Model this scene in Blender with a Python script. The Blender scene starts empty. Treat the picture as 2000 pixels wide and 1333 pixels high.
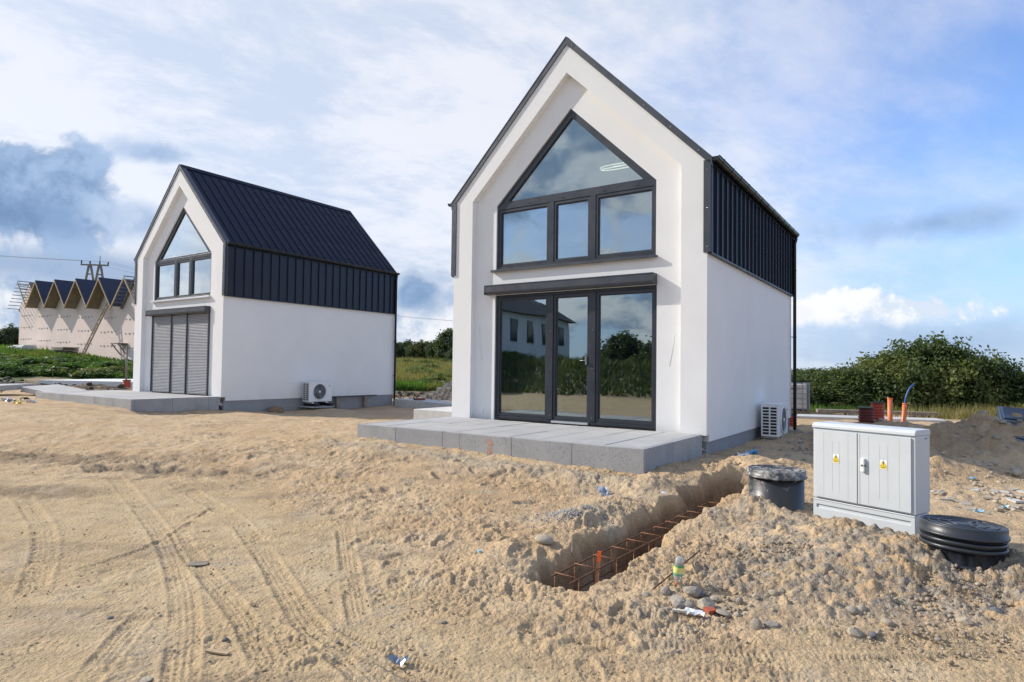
import bpy, math, random
import numpy as np
from mathutils import Vector, Matrix
R = math.radians
random.seed(7)
RNG = np.random.default_rng(11)
S = bpy.context.scene
COL = S.collection

# ------------------------------------------------------------------ camera
cam_d = bpy.data.cameras.new('camera')
cam = bpy.data.objects.new('camera', cam_d)
COL.objects.link(cam)
EYE = 0.95                       # metres above the front terrace, which is z = 0
PITCH, ROLL, FPX, CY = .0286, .0128, 1219.96, 17.6
cam.matrix_world = (Matrix.Translation((0, 0, EYE)) @ Matrix.Rotation(math.pi / 2 + PITCH, 4, 'X')
                    @ Matrix.Rotation(ROLL, 4, 'Z'))
cam_d.sensor_width = 36
cam_d.lens = FPX / 2000 * 36
cam_d.shift_y = CY / 2000
cam_d.clip_start = .05
cam_d.clip_end = 3000
S.camera = cam

# ------------------------------------------------------------------ view
S.view_settings.view_transform = 'Standard'
S.view_settings.look = 'None'
S.view_settings.exposure = 0.06
S.view_settings.gamma = 1.0
S.view_settings.use_curve_mapping = False

# ------------------------------------------------------------------ sun
YAW = .6                         # the houses' fronts are turned by this much
UD = np.array([math.cos(YAW), -math.sin(YAW)])      # along the house fronts, to the right
VD = np.array([math.sin(YAW), math.cos(YAW)])       # into the houses
sd = UD + .29 * VD
sd = sd / np.linalg.norm(sd)
SUN_EL = R(32)
light_dir = Vector((sd[0] * math.cos(SUN_EL), sd[1] * math.cos(SUN_EL), -math.sin(SUN_EL)))
sun_d = bpy.data.lights.new('sun', 'SUN')
sun_d.energy = 5.0
sun_d.angle = R(.55)
sun_d.color = (1.0, .93, .83)
sun = bpy.data.objects.new('sun', sun_d)
COL.objects.link(sun)
sun.rotation_euler = light_dir.to_track_quat('-Z', 'Y').to_euler()
sun.location = (-20, 8, 30)
SUN_AZ = math.atan2(-sd[0], -sd[1])          # compass angle of the sun, from +Y towards +X


# ------------------------------------------------------------------ node helper
class N:
    """small expression helper over a node tree"""
    def __init__(s, nt): s.nt = nt; s.n = nt.nodes; s.l = nt.links
    def node(s, t, **kw):
        n = s.n.new(t)
        for k, v in kw.items(): setattr(n, k, v)
        return n
    def put(s, sock, v):
        if isinstance(v, bpy.types.NodeSocket): s.l.new(v, sock)
        elif v is not None: sock.default_value = v
    def m(s, op, a, b=None, c=None, clamp=False):
        n = s.node('ShaderNodeMath', operation=op, use_clamp=clamp)
        s.put(n.inputs[0], a)
        if b is not None: s.put(n.inputs[1], b)
        if c is not None: s.put(n.inputs[2], c)
        return n.outputs[0]
    def add(s, a, b): return s.m('ADD', a, b)
    def sub(s, a, b): return s.m('SUBTRACT', a, b)
    def mul(s, a, b): return s.m('MULTIPLY', a, b)
    def ss(s, v, lo, hi):
        n = s.node('ShaderNodeMapRange', interpolation_type='SMOOTHSTEP')
        s.put(n.inputs[0], v); n.inputs[1].default_value = lo; n.inputs[2].default_value = hi
        return n.outputs[0]
    def lin(s, v, lo, hi, a=0., b=1.):
        n = s.node('ShaderNodeMapRange')
        s.put(n.inputs[0], v)
        for i, q in enumerate((lo, hi, a, b)): n.inputs[i + 1].default_value = q
        return n.outputs[0]
    def mix(s, f, a, b, blend='MIX'):
        n = s.node('ShaderNodeMix', data_type='RGBA', blend_type=blend)
        s.put(n.inputs[0], f)
        for k, v in ((6, a), (7, b)):
            if isinstance(v, tuple) and len(v) == 3: v = v + (1,)
            s.put(n.inputs[k], v)
        return n.outputs[2]
    def noise(s, vec, scale, detail=4., rough=.5, dist=0., dim='3D'):
        n = s.node('ShaderNodeTexNoise', noise_dimensions=dim)
        if vec is not None: s.put(n.inputs['Vector'], vec)
        n.inputs['Scale'].default_value = scale; n.inputs['Detail'].default_value = detail
        n.inputs['Roughness'].default_value = rough; n.inputs['Distortion'].default_value = dist
        return n.outputs[0]
    def comb(s, x, y, z=0.):
        n = s.node('ShaderNodeCombineXYZ')
        s.put(n.inputs[0], x); s.put(n.inputs[1], y); s.put(n.inputs[2], z)
        return n.outputs[0]
    def sep(s, v):
        n = s.node('ShaderNodeSeparateXYZ'); s.put(n.inputs[0], v); return n.outputs


# ------------------------------------------------------------------ sky
W_ = bpy.data.worlds.new('World')
S.world = W_
W_.use_nodes = True
w = N(W_.node_tree)
w.n.clear()
STR = .086
out = w.node('ShaderNodeOutputWorld'); bg = w.node('ShaderNodeBackground')
bg.inputs[1].default_value = STR
w.l.new(bg.outputs[0], out.inputs[0])
sky = w.node('ShaderNodeTexSky', sky_type='NISHITA')
sky.sun_disc = False
sky.sun_elevation = SUN_EL
sky.sun_rotation = SUN_AZ
sky.air_density = 1.0; sky.dust_density = .6; sky.ozone_density = 1.5
tc = w.node('ShaderNodeTexCoord').outputs['Generated']
dx, dy, dz = w.sep(tc)
az = w.mul(w.m('ARCTAN2', dx, dy), 180 / math.pi)
el = w.mul(w.m('ARCSINE', dz), 180 / math.pi)
# cloud sheet coordinates: the direction met with a high flat layer
zz = w.m('MAXIMUM', w.add(dz, .24), .10)
px_ = w.m('DIVIDE', dx, zz); py_ = w.m('DIVIDE', dy, zz)
rot = R(-28)
qx = w.add(w.mul(px_, math.cos(rot)), w.mul(py_, -math.sin(rot)))
qy = w.add(w.mul(px_, math.sin(rot)), w.mul(py_, math.cos(rot)))
veil_n = w.noise(w.comb(qx, w.mul(qy, 1.6), 3.), 1.0, 8, .64, .15)
veil_f = w.noise(w.comb(qx, w.mul(qy, 1.9), 9.), 3.6, 7, .62, .2)
big_n = w.noise(w.comb(px_, py_, 5.), .45, 3, .5)
# how far over to the right (blue) side a direction lies
side = w.add(w.mul(dx, .80), w.mul(dy, -.18))
cover = w.add(w.lin(side, -.15, .36, 1.10, .28), w.mul(w.sub(big_n, .5), .5))
vv = w.add(w.add(cover, w.mul(w.sub(veil_n, .5), 1.0)), w.mul(w.sub(veil_f, .5), .35))
veil = w.ss(vv, .05, .95)
base = w.mix(1., sky.outputs[0], (1.80, 2.20, 2.90), 'MULTIPLY')
hz = w.ss(el, 17., 1.)
base = w.mix(w.mul(hz, .62), base, (4.8, 6.9, 10.2))
shade_n = w.noise(w.comb(qx, w.mul(qy, 1.5), 21.), 2.1, 8, .66, .2)
veil_col = w.mix(w.ss(shade_n, .38, .58), (7.3, 8.2, 9.8), (10.0, 10.2, 10.8))
col = w.mix(w.mul(veil, .92), base, veil_col)
# lumpy clouds, each at its bearing and height over the horizon (degrees)
wn = w.noise(tc, 5.2, 9, .60, .25)
wn2 = w.noise(tc, 26., 6, .62)
warp = w.add(w.mul(w.sub(wn, .5), 7.5), w.mul(w.sub(wn2, .5), 1.3))
def blob(a0, e0, sa, se, soft=.5, amp=1.):
    a = w.m('DIVIDE', w.sub(az, a0), sa); e = w.m('DIVIDE', w.sub(el, e0), se)
    d = w.m('SQRT', w.add(w.mul(a, a), w.mul(e, e)))
    return w.ss(w.add(w.sub(1., d), w.mul(warp, amp)), 0., soft)
def over(mask, lo, hi, k=1., a=.36, b=.62):
    global col
    c = w.mix(w.ss(w.add(wn, w.mul(w.sub(wn2, .5), .5)), a, b), lo, hi)
    col = w.mix(w.mul(mask, k), col, c)
DK = (1.7, 2.9, 5.2); MD = (3.2, 4.9, 7.7); LT = (6.2, 7.6, 9.8); WH = (10.3, 10.5, 11.)
low = w.ss(el, 11.5, 5.5)
over(w.mul(low, w.ss(side, .20, -.05)), (4.0, 5.6, 8.0), WH, .88, .40, .60)
over(blob(-35, 7.0, 12, 2.1, .9, .35), MD, (3.8, 5.2, 7.6), .9)
over(blob(-38.2, 12.4, 6.2, 3.9, .40, .62), (2.3, 3.7, 6.2), (4.3, 6.0, 8.8), .96, .44, .62)
over(blob(-38.0, 10.6, 6.8, 1.7, 1., .4), DK, (2.6, 4.1, 6.7), .8)
over(blob(-31.0, 11.2, 3.6, 2.2, .7, .45), MD, LT, .85)
over(blob(-30.0, 16.4, 4.2, 1.5, .7, .4), (3.2, 4.9, 7.8), (5.2, 6.8, 9.4), .85)
over(blob(-8.6, 6.9, 3.6, 2.6, .5, .6), (2.4, 3.8, 6.2), MD, .9)
over(blob(34.5, 11.3, 10., 1.9, 1.0, .45), (2.9, 4.5, 7.2), (4.4, 6.3, 9.3), .85)
over(blob(34, 2.2, 14, 3.4, .9, .3), (3.7, 5.4, 8.4), (5.2, 6.7, 9.1), .8)
cum = w.mul(blob(31.8, 4.4, 6.8, 2.4, .22, .45), w.ss(w.add(el, w.mul(w.sub(wn2, .5), 2.2)), 3.4, 4.6))
over(cum, (8.0, 9.1, 10.6), (11.2, 11.3, 11.4), .95, .40, .50)
over(blob(24.4, 4.8, 1.2, .7, .35, .3), WH, WH, .9)
# the same kind of broken cloud all round, outside the frame
gn = w.noise(w.comb(px_, py_, 14.), 1.5, 7, .6, .4)
gs = w.noise(w.comb(px_, py_, 30.), 2.1, 6, .6, .2)
away = w.ss(dy, .08, -.28)
gm = w.mul(w.ss(w.add(gn, w.mul(w.sub(wn, .5), .8)), .40, .52), away)
gcol = w.mix(w.ss(w.add(gs, w.mul(w.sub(wn, .5), .9)), .42, .58), (3.2, 4.5, 6.4), (9.8, 10.3, 11.))
col = w.mix(w.mul(away, .45), col, base)
col = w.mix(w.mul(gm, .9), col, gcol)
col = w.mix(w.mul(w.ss(el, 42., 65.), .8), col, base)
w.l.new(col, bg.inputs[0])


# ------------------------------------------------------------------ materials
MATS = {}
def mat(name, color=(.5, .5, .5), rough=.6, metal=0., bump=0., bscale=40., var=0., vscale=6., spec=.5, coat=0., detail=5.):
    m = bpy.data.materials.new(name); m.use_nodes = True
    t = N(m.node_tree); p = t.n['Principled BSDF']
    p.inputs['Roughness'].default_value = rough
    p.inputs['Metallic'].default_value = metal
    p.inputs['Specular IOR Level'].default_value = spec
    p.inputs['Coat Weight'].default_value = coat
    co = t.node('ShaderNodeTexCoord').outputs['Object']
    if var > 0:
        n = t.noise(co, vscale, 5, .6)
        a = tuple(c * (1 - var) for c in color); b = tuple(min(1, c * (1 + var)) for c in color)
        c = t.mix(t.ss(n, .3, .7), a, b)
        t.l.new(c, p.inputs['Base Color'])
        t.l.new(t.lin(n, .3, .7, max(.02, rough - .08), min(1, rough + .08)), p.inputs['Roughness'])
    else:
        p.inputs['Base Color'].default_value = (*color, 1)
    if bump > 0:
        b = t.node('ShaderNodeBump'); b.inputs['Strength'].default_value = 1.; b.inputs['Distance'].default_value = bump
        t.l.new(t.noise(co, bscale, detail, .6), b.inputs['Height'])
        t.l.new(b.outputs[0], p.inputs['Normal'])
    MATS[name] = m
    return m
def tree_of(m):
    t = N(m.node_tree); return t, t.n['Principled BSDF']

stucco = mat('stucco', (.80, .795, .785), .85, bump=.0025, bscale=160., var=.025, vscale=1.3)
t, p = tree_of(stucco)     # faint dirt and damp marks low on the walls
co = t.node('ShaderNodeTexCoord').outputs['Object']; xyz = t.sep(co)
low = t.mul(t.ss(xyz[2], .5, -.15), t.ss(t.noise(co, 3.5, 6, .65), .40, .75))
blot = t.mul(t.ss(t.noise(co, 1.1, 4, .6), .5, .8), .06)
src = p.inputs['Base Color'].links[0].from_socket
c1 = t.mix(t.mul(low, .14), src, (.55, .50, .43))
c1 = t.mix(blot, c1, (.66, .65, .63))
t.l.new(c1, p.inputs['Base Color'])
plinth_m = mat('plinth_render', (.27, .28, .30), .8, bump=.003, bscale=90, var=.08, vscale=3)
anth = mat('anthracite_metal', (.030, .035, .046), .38, metal=.1, var=.10, vscale=4, coat=.1)
anth_l = mat('grey_trim_metal', (.058, .064, .077), .42, metal=.2, var=.08, vscale=5)
clad_m = mat('cladding_metal', (.022, .028, .045), .40, metal=.15, var=.12, vscale=2.5, spec=.35)
roof_m = mat('roof_metal', (.008, .013, .030), .55, metal=0., var=.15, vscale=2.5, spec=.22)
gut_m = mat('gutter_metal', (.035, .040, .048), .28, metal=.5, var=.1, vscale=6)
black_m = mat('black_plastic', (.012, .012, .014), .45, var=.2, vscale=8)
screw_m = mat('screw_steel', (.45, .46, .48), .3, metal=1.)
alu_m = mat('aluminium', (.72, .73, .75), .3, metal=.7)
shut_m = mat('shutter_aluminium', (.27, .28, .31), .5, metal=.1, var=.05)
white_pl = mat('white_plastic', (.80, .80, .79), .4, var=.03)
room_m = mat('room_walls', (.42, .41, .40), .9)
floor_m = mat('room_floor', (.28, .22, .16), .6)
wood_m = mat('raw_timber', (.45, .33, .20), .8, bump=.004, bscale=30, var=.25, vscale=12)
wood_g = mat('weathered_timber', (.24, .20, .16), .85, bump=.004, bscale=30, var=.3, vscale=9)
rust_m = mat('rusty_steel', (.11, .055, .03), .8, bump=.001, bscale=200, var=.45, vscale=40)
rust_l = mat('rusty_stirrup_steel', (.24, .105, .045), .8, bump=.001, bscale=200, var=.4, vscale=60)
orange_p = mat('orange_pipe', (.62, .17, .055), .45, var=.08)
red_p = mat('brick_red_pipe', (.42, .065, .035), .5, var=.12)
darkred_p = mat('dark_red_pipe', (.13, .022, .018), .55, var=.12)
blue_p = mat('blue_hose', (.02, .09, .32), .4)
orange_paint = mat('orange_paint', (.85, .13, .02), .6, var=.1, vscale=30)
cab_m = mat('cabinet_polyester', (.54, .575, .60), .42, var=.02, vscale=5)
sand_conc = mat('pale_concrete', (.50, .50, .49), .85, bump=.003, bscale=60, var=.08, vscale=5)
white_conc = mat('white_concrete', (.68, .70, .68), .85, bump=.003, bscale=40, var=.06, vscale=1)
steel_g = mat('grey_cover_metal', (.20, .235, .28), .4, metal=.3, var=.12, vscale=4)
foil_m = mat('house_wrap', (.80, .65, .58), .8, var=.04, vscale=.7)
navy_tile = mat('navy_roof_sheet', (.012, .018, .04), .5, var=.2, vscale=2)
pebble_m = mat('grey_pebbles', (.33, .32, .30), .85, var=.4, vscale=3)
window_dark = mat('dark_window', (.03, .035, .04), .1)
refl_wall = mat('far_white_wall', (.62, .64, .66), .9, var=.03, vscale=.3)

conc = mat('terrace_concrete', (.33, .335, .34), .85)
t, p = tree_of(conc)
co = t.node('ShaderNodeTexCoord').outputs['Object']
n1 = t.noise(co, 2.2, 6, .65); n2 = t.noise(co, 30., 4, .6); n3 = t.noise(co, 55., 3, .5)
orr = t.node('ShaderNodeObjectInfo').outputs['Random']
c = t.mix(t.ss(n1, .3, .7), (.27, .28, .29), (.38, .385, .385))
c = t.mix(t.lin(orr, 0, 1, 0, .35), c, (.30, .305, .32))
pit = t.ss(n3, .36, .30)
c = t.mix(t.mul(t.ss(n2, .3, .75), .22), c, (.43, .42, .40))
c = t.mix(t.mul(pit, .75), c, (.10, .10, .11))
t.l.new(c, p.inputs['Base Color'])
b = t.node('ShaderNodeBump'); b.inputs['Distance'].default_value = .006
t.l.new(t.sub(t.mul(n2, .4), pit), b.inputs['Height']); t.l.new(b.outputs[0], p.inputs['Normal'])

mat('dark_bed', (.06, .055, .05), .95)
slab_m = mat('paving_concrete', (.47, .465, .45), .8)
t, p = tree_of(slab_m)
co = t.node('ShaderNodeTexCoord').outputs['Object']
n1 = t.noise(co, 1.6, 6, .65); n2 = t.noise(co, 45., 4, .6)
orr = t.node('ShaderNodeObjectInfo').outputs['Random']
c = t.mix(t.ss(n1, .3, .7), (.36, .36, .355), (.45, .44, .42))
c = t.mix(t.lin(orr, 0, 1, 0, .3), c, (.36, .37, .385))
c = t.mix(t.mul(t.ss(n1, .55, .8), .35), c, (.47, .41, .32))
t.l.new(c, p.inputs['Base Color'])
b = t.node('ShaderNodeBump'); b.inputs['Distance'].default_value = .002
t.l.new(n2, b.inputs['Height']); t.l.new(b.outputs[0], p.inputs['Normal'])

# dusty black plastic of the manhole risers
def dusty(name, basec, dust, lo, hi, scale=14.):
    m = mat(name, basec, .5)
    t, p = tree_of(m)
    co = t.node('ShaderNodeTexCoord').outputs['Object']
    a = t.noise(co, scale, 7, .7, .3); b_ = t.noise(co, 3., 3, .5)
    k = t.ss(t.add(a, t.mul(t.sub(b_, .5), .45)), lo, hi)
    t.l.new(t.mix(k, basec, dust), p.inputs['Base Color'])
    t.l.new(t.lin(k, 0, 1, .38, .9), p.inputs['Roughness'])
    bp = t.node('ShaderNodeBump'); bp.inputs['Distance'].default_value = .002
    t.l.new(a, bp.inputs['Height']); t.l.new(bp.outputs[0], p.inputs['Normal'])
    return m
riser_m = dusty('dusty_black_plastic', (.022, .024, .028), (.30, .30, .30), .53, .80)
lid_m = dusty('dusty_lid_plastic', (.045, .047, .052), (.50, .49, .47), .42, .72, 16)
ring_m = dusty('black_riser_rings', (.024, .028, .036), (.16, .16, .16), .60, .95, 8)
liner_m = dusty('black_liner', (.020, .026, .036), (.14, .14, .14), .56, .9, 8)

glass = bpy.data.materials.new('window_glass'); glass.use_nodes = True
t = N(glass.node_tree); t.n.clear()
o = t.node('ShaderNodeOutputMaterial'); ms = t.node('ShaderNodeMixShader')
gl = t.node('ShaderNodeBsdfGlossy'); gl.inputs['Roughness'].default_value = .0
gl.inputs['Color'].default_value = (.90, .97, 1.0, 1)
tr = t.node('ShaderNodeBsdfTransparent'); tr.inputs['Color'].default_value = (.66, .72, .70, 1)
fr = t.node('ShaderNodeFresnel'); fr.inputs[0].default_value = 1.5
t.put(ms.inputs[0], t.m('ADD', t.mul(fr.outputs[0], 7.8), -.02, clamp=True))
t.l.new(tr.outputs[0], ms.inputs[1]); t.l.new(gl.outputs[0], ms.inputs[2]); t.l.new(ms.outputs[0], o.inputs[0])
wv = t.node('ShaderNodeBump'); wv.inputs['Distance'].default_value = .0022
t.l.new(t.noise(t.node('ShaderNodeTexCoord').outputs['Object'], 1.3, 1, .4), wv.inputs['Height'])
t.l.new(wv.outputs[0], gl.inputs['Normal'])

lamp_m = bpy.data.materials.new('lit_lamp_strip'); lamp_m.use_nodes = True
lp = lamp_m.node_tree.nodes['Principled BSDF']
lp.inputs['Emission Color'].default_value = (1, .93, .72, 1); lp.inputs['Emission Strength'].default_value = 2.2
curt_m = bpy.data.materials.new('sheer_curtain'); curt_m.use_nodes = True
t = N(curt_m.node_tree); t.n.clear()
o = t.node('ShaderNodeOutputMaterial'); ms = t.node('ShaderNodeMixShader'); ms.inputs[0].default_value = .5
d1 = t.node('ShaderNodeBsdfDiffuse'); d1.inputs[0].default_value = (.78, .78, .76, 1)
d2 = t.node('ShaderNodeBsdfTranslucent'); d2.inputs[0].default_value = (.78, .78, .76, 1)
t.l.new(d1.outputs[0], ms.inputs[1]); t.l.new(d2.outputs[0], ms.inputs[2]); t.l.new(ms.outputs[0], o.inputs[0])

def leaf_mat(name, dark, light, tip=None, trans=.35):
    m = bpy.data.materials.new(name); m.use_nodes = True
    t = N(m.node_tree); t.n.clear()
    o = t.node('ShaderNodeOutputMaterial'); ms = t.node('ShaderNodeMixShader'); ms.inputs[0].default_value = trans
    geo = t.node('ShaderNodeNewGeometry')
    n = t.noise(geo.outputs['Position'], 1.1, 5, .6); f = t.noise(geo.outputs['Position'], 14., 2, .5)
    c = t.mix(t.ss(t.add(n, t.mul(t.sub(f, .5), .7)), .33, .67), dark, light)
    if tip: c = t.mix(t.mul(t.ss(t.noise(geo.outputs['Position'], .45, 3, .5), .52, .66), .8), c, tip)
    d1 = t.node('ShaderNodeBsdfPrincipled'); d1.inputs['Roughness'].default_value = .55
    d1.inputs['Specular IOR Level'].default_value = .25
    d2 = t.node('ShaderNodeBsdfTranslucent')
    t.l.new(c, d1.inputs['Base Color'])
    t.l.new(t.mix(1., c, (1.25, 1.35, .5), 'MULTIPLY'), d2.inputs[0])
    t.l.new(d1.outputs[0], ms.inputs[1]); t.l.new(d2.outputs[0], ms.inputs[2]); t.l.new(ms.outputs[0], o.inputs[0])
    return m
leaf_a = leaf_mat('willow_leaves', (.045, .070, .026), (.120, .160, .055), (.16, .18, .06))
leaf_b = leaf_mat('dark_tree_leaves', (.042, .062, .034), (.085, .115, .055), (.12, .13, .05))
leaf_y = leaf_mat('yellow_green_leaves', (.08, .12, .025), (.17, .20, .05))
grass_m = leaf_mat('meadow_grass', (.055, .125, .022), (.13, .24, .045), (.25, .22, .09))
weed_m = leaf_mat('bright_weeds', (.042, .095, .020), (.115, .20, .04), (.20, .20, .07))
dry_m = leaf_mat('dry_grass', (.17, .15, .06), (.30, .26, .12), None)
bark_m = mat('bark', (.10, .08, .06), .9, bump=.01, bscale=20, var=.3)


# ------------------------------------------------------------------ mesh helper
class MB:
    def __init__(s): s.v = []; s.f = []; s.smooth = []
    def add(s, vs, fs, sm=False):
        o = len(s.v); s.v += [tuple(map(float, q)) for q in vs]
        s.f += [tuple(i + o for i in q) for q in fs]; s.smooth += [sm] * len(fs)
        return s
    def box(s, x0, y0, z0, x1, y1, z1):
        vs = [(x, y, z) for z in (z0, z1) for y in (y0, y1) for x in (x0, x1)]
        return s.add(vs, [(0, 2, 3, 1), (4, 5, 7, 6), (0, 1, 5, 4), (2, 6, 7, 3), (0, 4, 6, 2), (1, 3, 7, 5)])
    def bar(s, a, b, w, h=None, up=(0, 0, 1)):
        """square bar from a to b"""
        h = h or w; a = Vector(a); b = Vector(b); d = (b - a).normalized(); up = Vector(up)
        if abs(d.dot(up)) > .95: up = Vector((1, 0, 0))
        x = d.cross(up).normalized() * w / 2; y = x.cross(d).normalized() * h / 2
        vs = [a - x - y, a + x - y, a + x + y, a - x + y, b - x - y, b + x - y, b + x + y, b - x + y]
        return s.add(vs, [(3, 2, 1, 0), (4, 5, 6, 7), (0, 1, 5, 4), (1, 2, 6, 5), (2, 3, 7, 6), (3, 0, 4, 7)])
    def tube(s, pts, r, n=8, cap=True):
        pts = [Vector(q) for q in pts]; rs = r if isinstance(r, (list, tuple)) else [r] * len(pts)
        vs = []; fs = []; prev = None
        for i, q in enumerate(pts):
            d = (pts[min(i + 1, len(pts) - 1)] - pts[max(i - 1, 0)]).normalized()
            if prev is None:
                up = Vector((0, 0, 1)) if abs(d.z) < .9 else Vector((1, 0, 0))
                x = d.cross(up).normalized()
            else:
                x = (prev - d * prev.dot(d)).normalized()
            prev = x; y = d.cross(x)
            for k in range(n):
                a = 2 * math.pi * k / n
                vs.append(q + (x * math.cos(a) + y * math.sin(a)) * rs[i])
        for i in range(len(pts) - 1):
            for k in range(n):
                a = i * n + k; b = i * n + (k + 1) % n
                fs.append((a, b, b + n, a + n))
        s.add(vs, fs, True)
        if cap:
            o = len(s.v) - len(vs)
            s.f.append(tuple(o + k for k in reversed(range(n)))); s.smooth.append(False)
            o2 = o + (len(pts) - 1) * n
            s.f.append(tuple(o2 + k for k in range(n))); s.smooth.append(False)
        return s
    def lathe(s, prof, c=(0, 0, 0), n=24, sm=True):
        """profile of (radius, z) turned round the z axis"""
        vs = []; fs = []
        for r, z in prof:
            for k in range(n):
                a = 2 * math.pi * k / n
                vs.append((c[0] + r * math.cos(a), c[1] + r * math.sin(a), c[2] + z))
        for i in range(len(prof) - 1):
            for k in range(n):
                a = i * n + k; b = i * n + (k + 1) % n
                fs.append((a, b, b + n, a + n))
        return s.add(vs, fs, sm)
    def prism(s, poly, y0, y1):
        """polygon of (x, z) extruded along y"""
        n = len(poly)
        vs = [(x, y0, z) for x, z in poly] + [(x, y1, z) for x, z in poly]
        fs = [tuple(range(n)), tuple(n + i for i in reversed(range(n)))]
        fs += [((i + 1) % n, i, n + i, n + (i + 1) % n) for i in range(n)]
        return s.add(vs, fs)
    def ring(s, outer, inner, y0, y1, closed=True):
        """solid band between two (x, z) loops of equal length, from y0 to y1"""
        n = len(outer)
        vs = [(x, y0, z) for x, z in outer] + [(x, y0, z) for x, z in inner] + [(x, y1, z) for x, z in outer] + [(x, y1, z) for x, z in inner]
        fs = []
        for i in range(n if closed else n - 1):
            j = (i + 1) % n
            fs += [(i, j, n + j, n + i), (2 * n + j, 2 * n + i, 3 * n + i, 3 * n + j),
                   (j, i, 2 * n + i, 2 * n + j), (n + i, n + j, 3 * n + j, 3 * n + i)]
        if not closed:
            fs += [(0, n, 3 * n, 2 * n), (n - 1, 3 * n - 1, 4 * n - 1, 2 * n - 1)]
        return s.add(vs, fs)
    def xf(s, M):
        s.v = [tuple(M @ Vector(q)) for q in s.v]; return s
    def mesh(s, name, m):
        me = bpy.data.meshes.new(name)
        me.from_pydata(s.v, [], s.f)
        me.polygons.foreach_set('use_smooth', s.smooth)
        me.materials.append(m); me.validate(); me.update()
        # consistent outward normals
        import bmesh
        bm = bmesh.new(); bm.from_mesh(me); bmesh.ops.recalc_face_normals(bm, faces=bm.faces); bm.to_mesh(me); bm.free()
        return me
def link(name, me, parent=None, loc=(0, 0, 0), rot=(0, 0, 0), bevel=0., label=None):
    o = bpy.data.objects.new(name, me); COL.objects.link(o)
    o.parent = parent; o.location = loc; o.rotation_euler = rot
    if bevel:
        b = o.modifiers.new('bevel', 'BEVEL'); b.width = bevel; b.segments = 2; b.limit_method = 'ANGLE'; b.angle_limit = R(40)
    if label: o['label'] = label
    return o
def part(name, mb, m, parent, bevel=0., label=None, loc=(0, 0, 0), rot=(0, 0, 0)):
    return link(name, mb.mesh(name, m), parent, loc, rot, bevel, label)
def tag(o, label, cat, group=None, kind=None):
    o['label'] = label; o['category'] = cat
    if group: o['group'] = group
    if kind: o['kind'] = kind
    return o
def thing(name, label, cat, loc=(0, 0, 0), rz=0., group=None):
    o = bpy.data.objects.new(name, None); COL.objects.link(o)
    o.empty_display_size = .2; o.location = loc; o.rotation_euler = (0, 0, rz)
    return tag(o, label, cat, group)
def setting(o): o['kind'] = 'structure'; return o
def stuff(o): o['kind'] = 'stuff'; return o

# a direction in the photograph met with a level plane, to survey positions on the site
def survey(px, py, z):
    X = px - 1000; Y = py - 666.5 - CY
    c, s_ = math.cos(ROLL), math.sin(ROLL)
    u = X * c + Y * s_; v = -X * s_ + Y * c
    c, s_ = math.cos(PITCH), math.sin(PITCH)
    d = (u / FPX, c + v / FPX * s_, s_ - v / FPX * c)
    k = (z - EYE) / d[2]
    return d[0] * k, d[1] * k
H1 = (-1.1456, 12.0565, 0.0)
H2 = (-11.8174, 19.5148, .084)
def local1(x, y):
    ex = x - H1[0]; ey = y - H1[1]
    return ex * UD[0] + ey * UD[1], ex * VD[0] + ey * VD[1]
def local2(x, y):
    ex = x - H2[0]; ey = y - H2[1]
    return ex * UD[0] + ey * UD[1], ex * VD[0] + ey * VD[1]
def world(u, v, h=H1):
    return h[0] + u * UD[0] + v * VD[0], h[1] + u * UD[1] + v * VD[1]

# ------------------------------------------------------------------ noise in numpy
_perm = RNG.permutation(512)
_perm = np.concatenate([_perm, _perm]) % 512
_ga = RNG.random(512) * 2 * np.pi
_gx = np.cos(_ga); _gy = np.sin(_ga)
def perlin(x, y, seed=0):
    xi = np.floor(x).astype(int); yi = np.floor(y).astype(int)
    fx = x - xi; fy = y - yi
    u = fx * fx * fx * (fx * (fx * 6 - 15) + 10); v = fy * fy * fy * (fy * (fy * 6 - 15) + 10)
    def g(ix, iy, ax, ay):
        h = _perm[(_perm[(ix + seed * 37) % 512] + iy) % 512]
        return _gx[h] * ax + _gy[h] * ay
    a = g(xi, yi, fx, fy); b = g(xi + 1, yi, fx - 1, fy)
    c = g(xi, yi + 1, fx, fy - 1); d = g(xi + 1, yi + 1, fx - 1, fy - 1)
    return (a + u * (b - a) + v * ((c + u * (d - c)) - (a + u * (b - a)))) * 1.5
def fbm(x, y, octv=4, gain=.5, seed=0):
    s_ = 0; a = 1.
    for i in range(octv):
        s_ = s_ + a * perlin(x, y, seed + i * 3); x = x * 2.03 + 11.3; y = y * 2.03 + 5.7; a *= gain
    return s_
_cx = RNG.random(512); _cy = RNG.random(512); _cr = RNG.random(512)
def cells(x, y, seed=0):
    """distance to the nearest scattered point and that point's own random value"""
    xi = np.floor(x).astype(int); yi = np.floor(y).astype(int)
    best = np.full(x.shape, 9.); val = np.zeros(x.shape)
    for i in (-1, 0, 1):
        for j in (-1, 0, 1):
            h = _perm[(_perm[(xi + i + seed * 31) % 512] + yi + j) % 512]
            d = np.hypot(xi + i + _cx[h] - x, yi + j + _cy[h] - y)
            m = d < best
            best = np.where(m, d, best); val = np.where(m, _cr[h], val)
    return best, val
def sst(x, a, b):
    t_ = np.clip((x - a) / (b - a), 0, 1); return t_ * t_ * (3 - 2 * t_)

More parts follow.
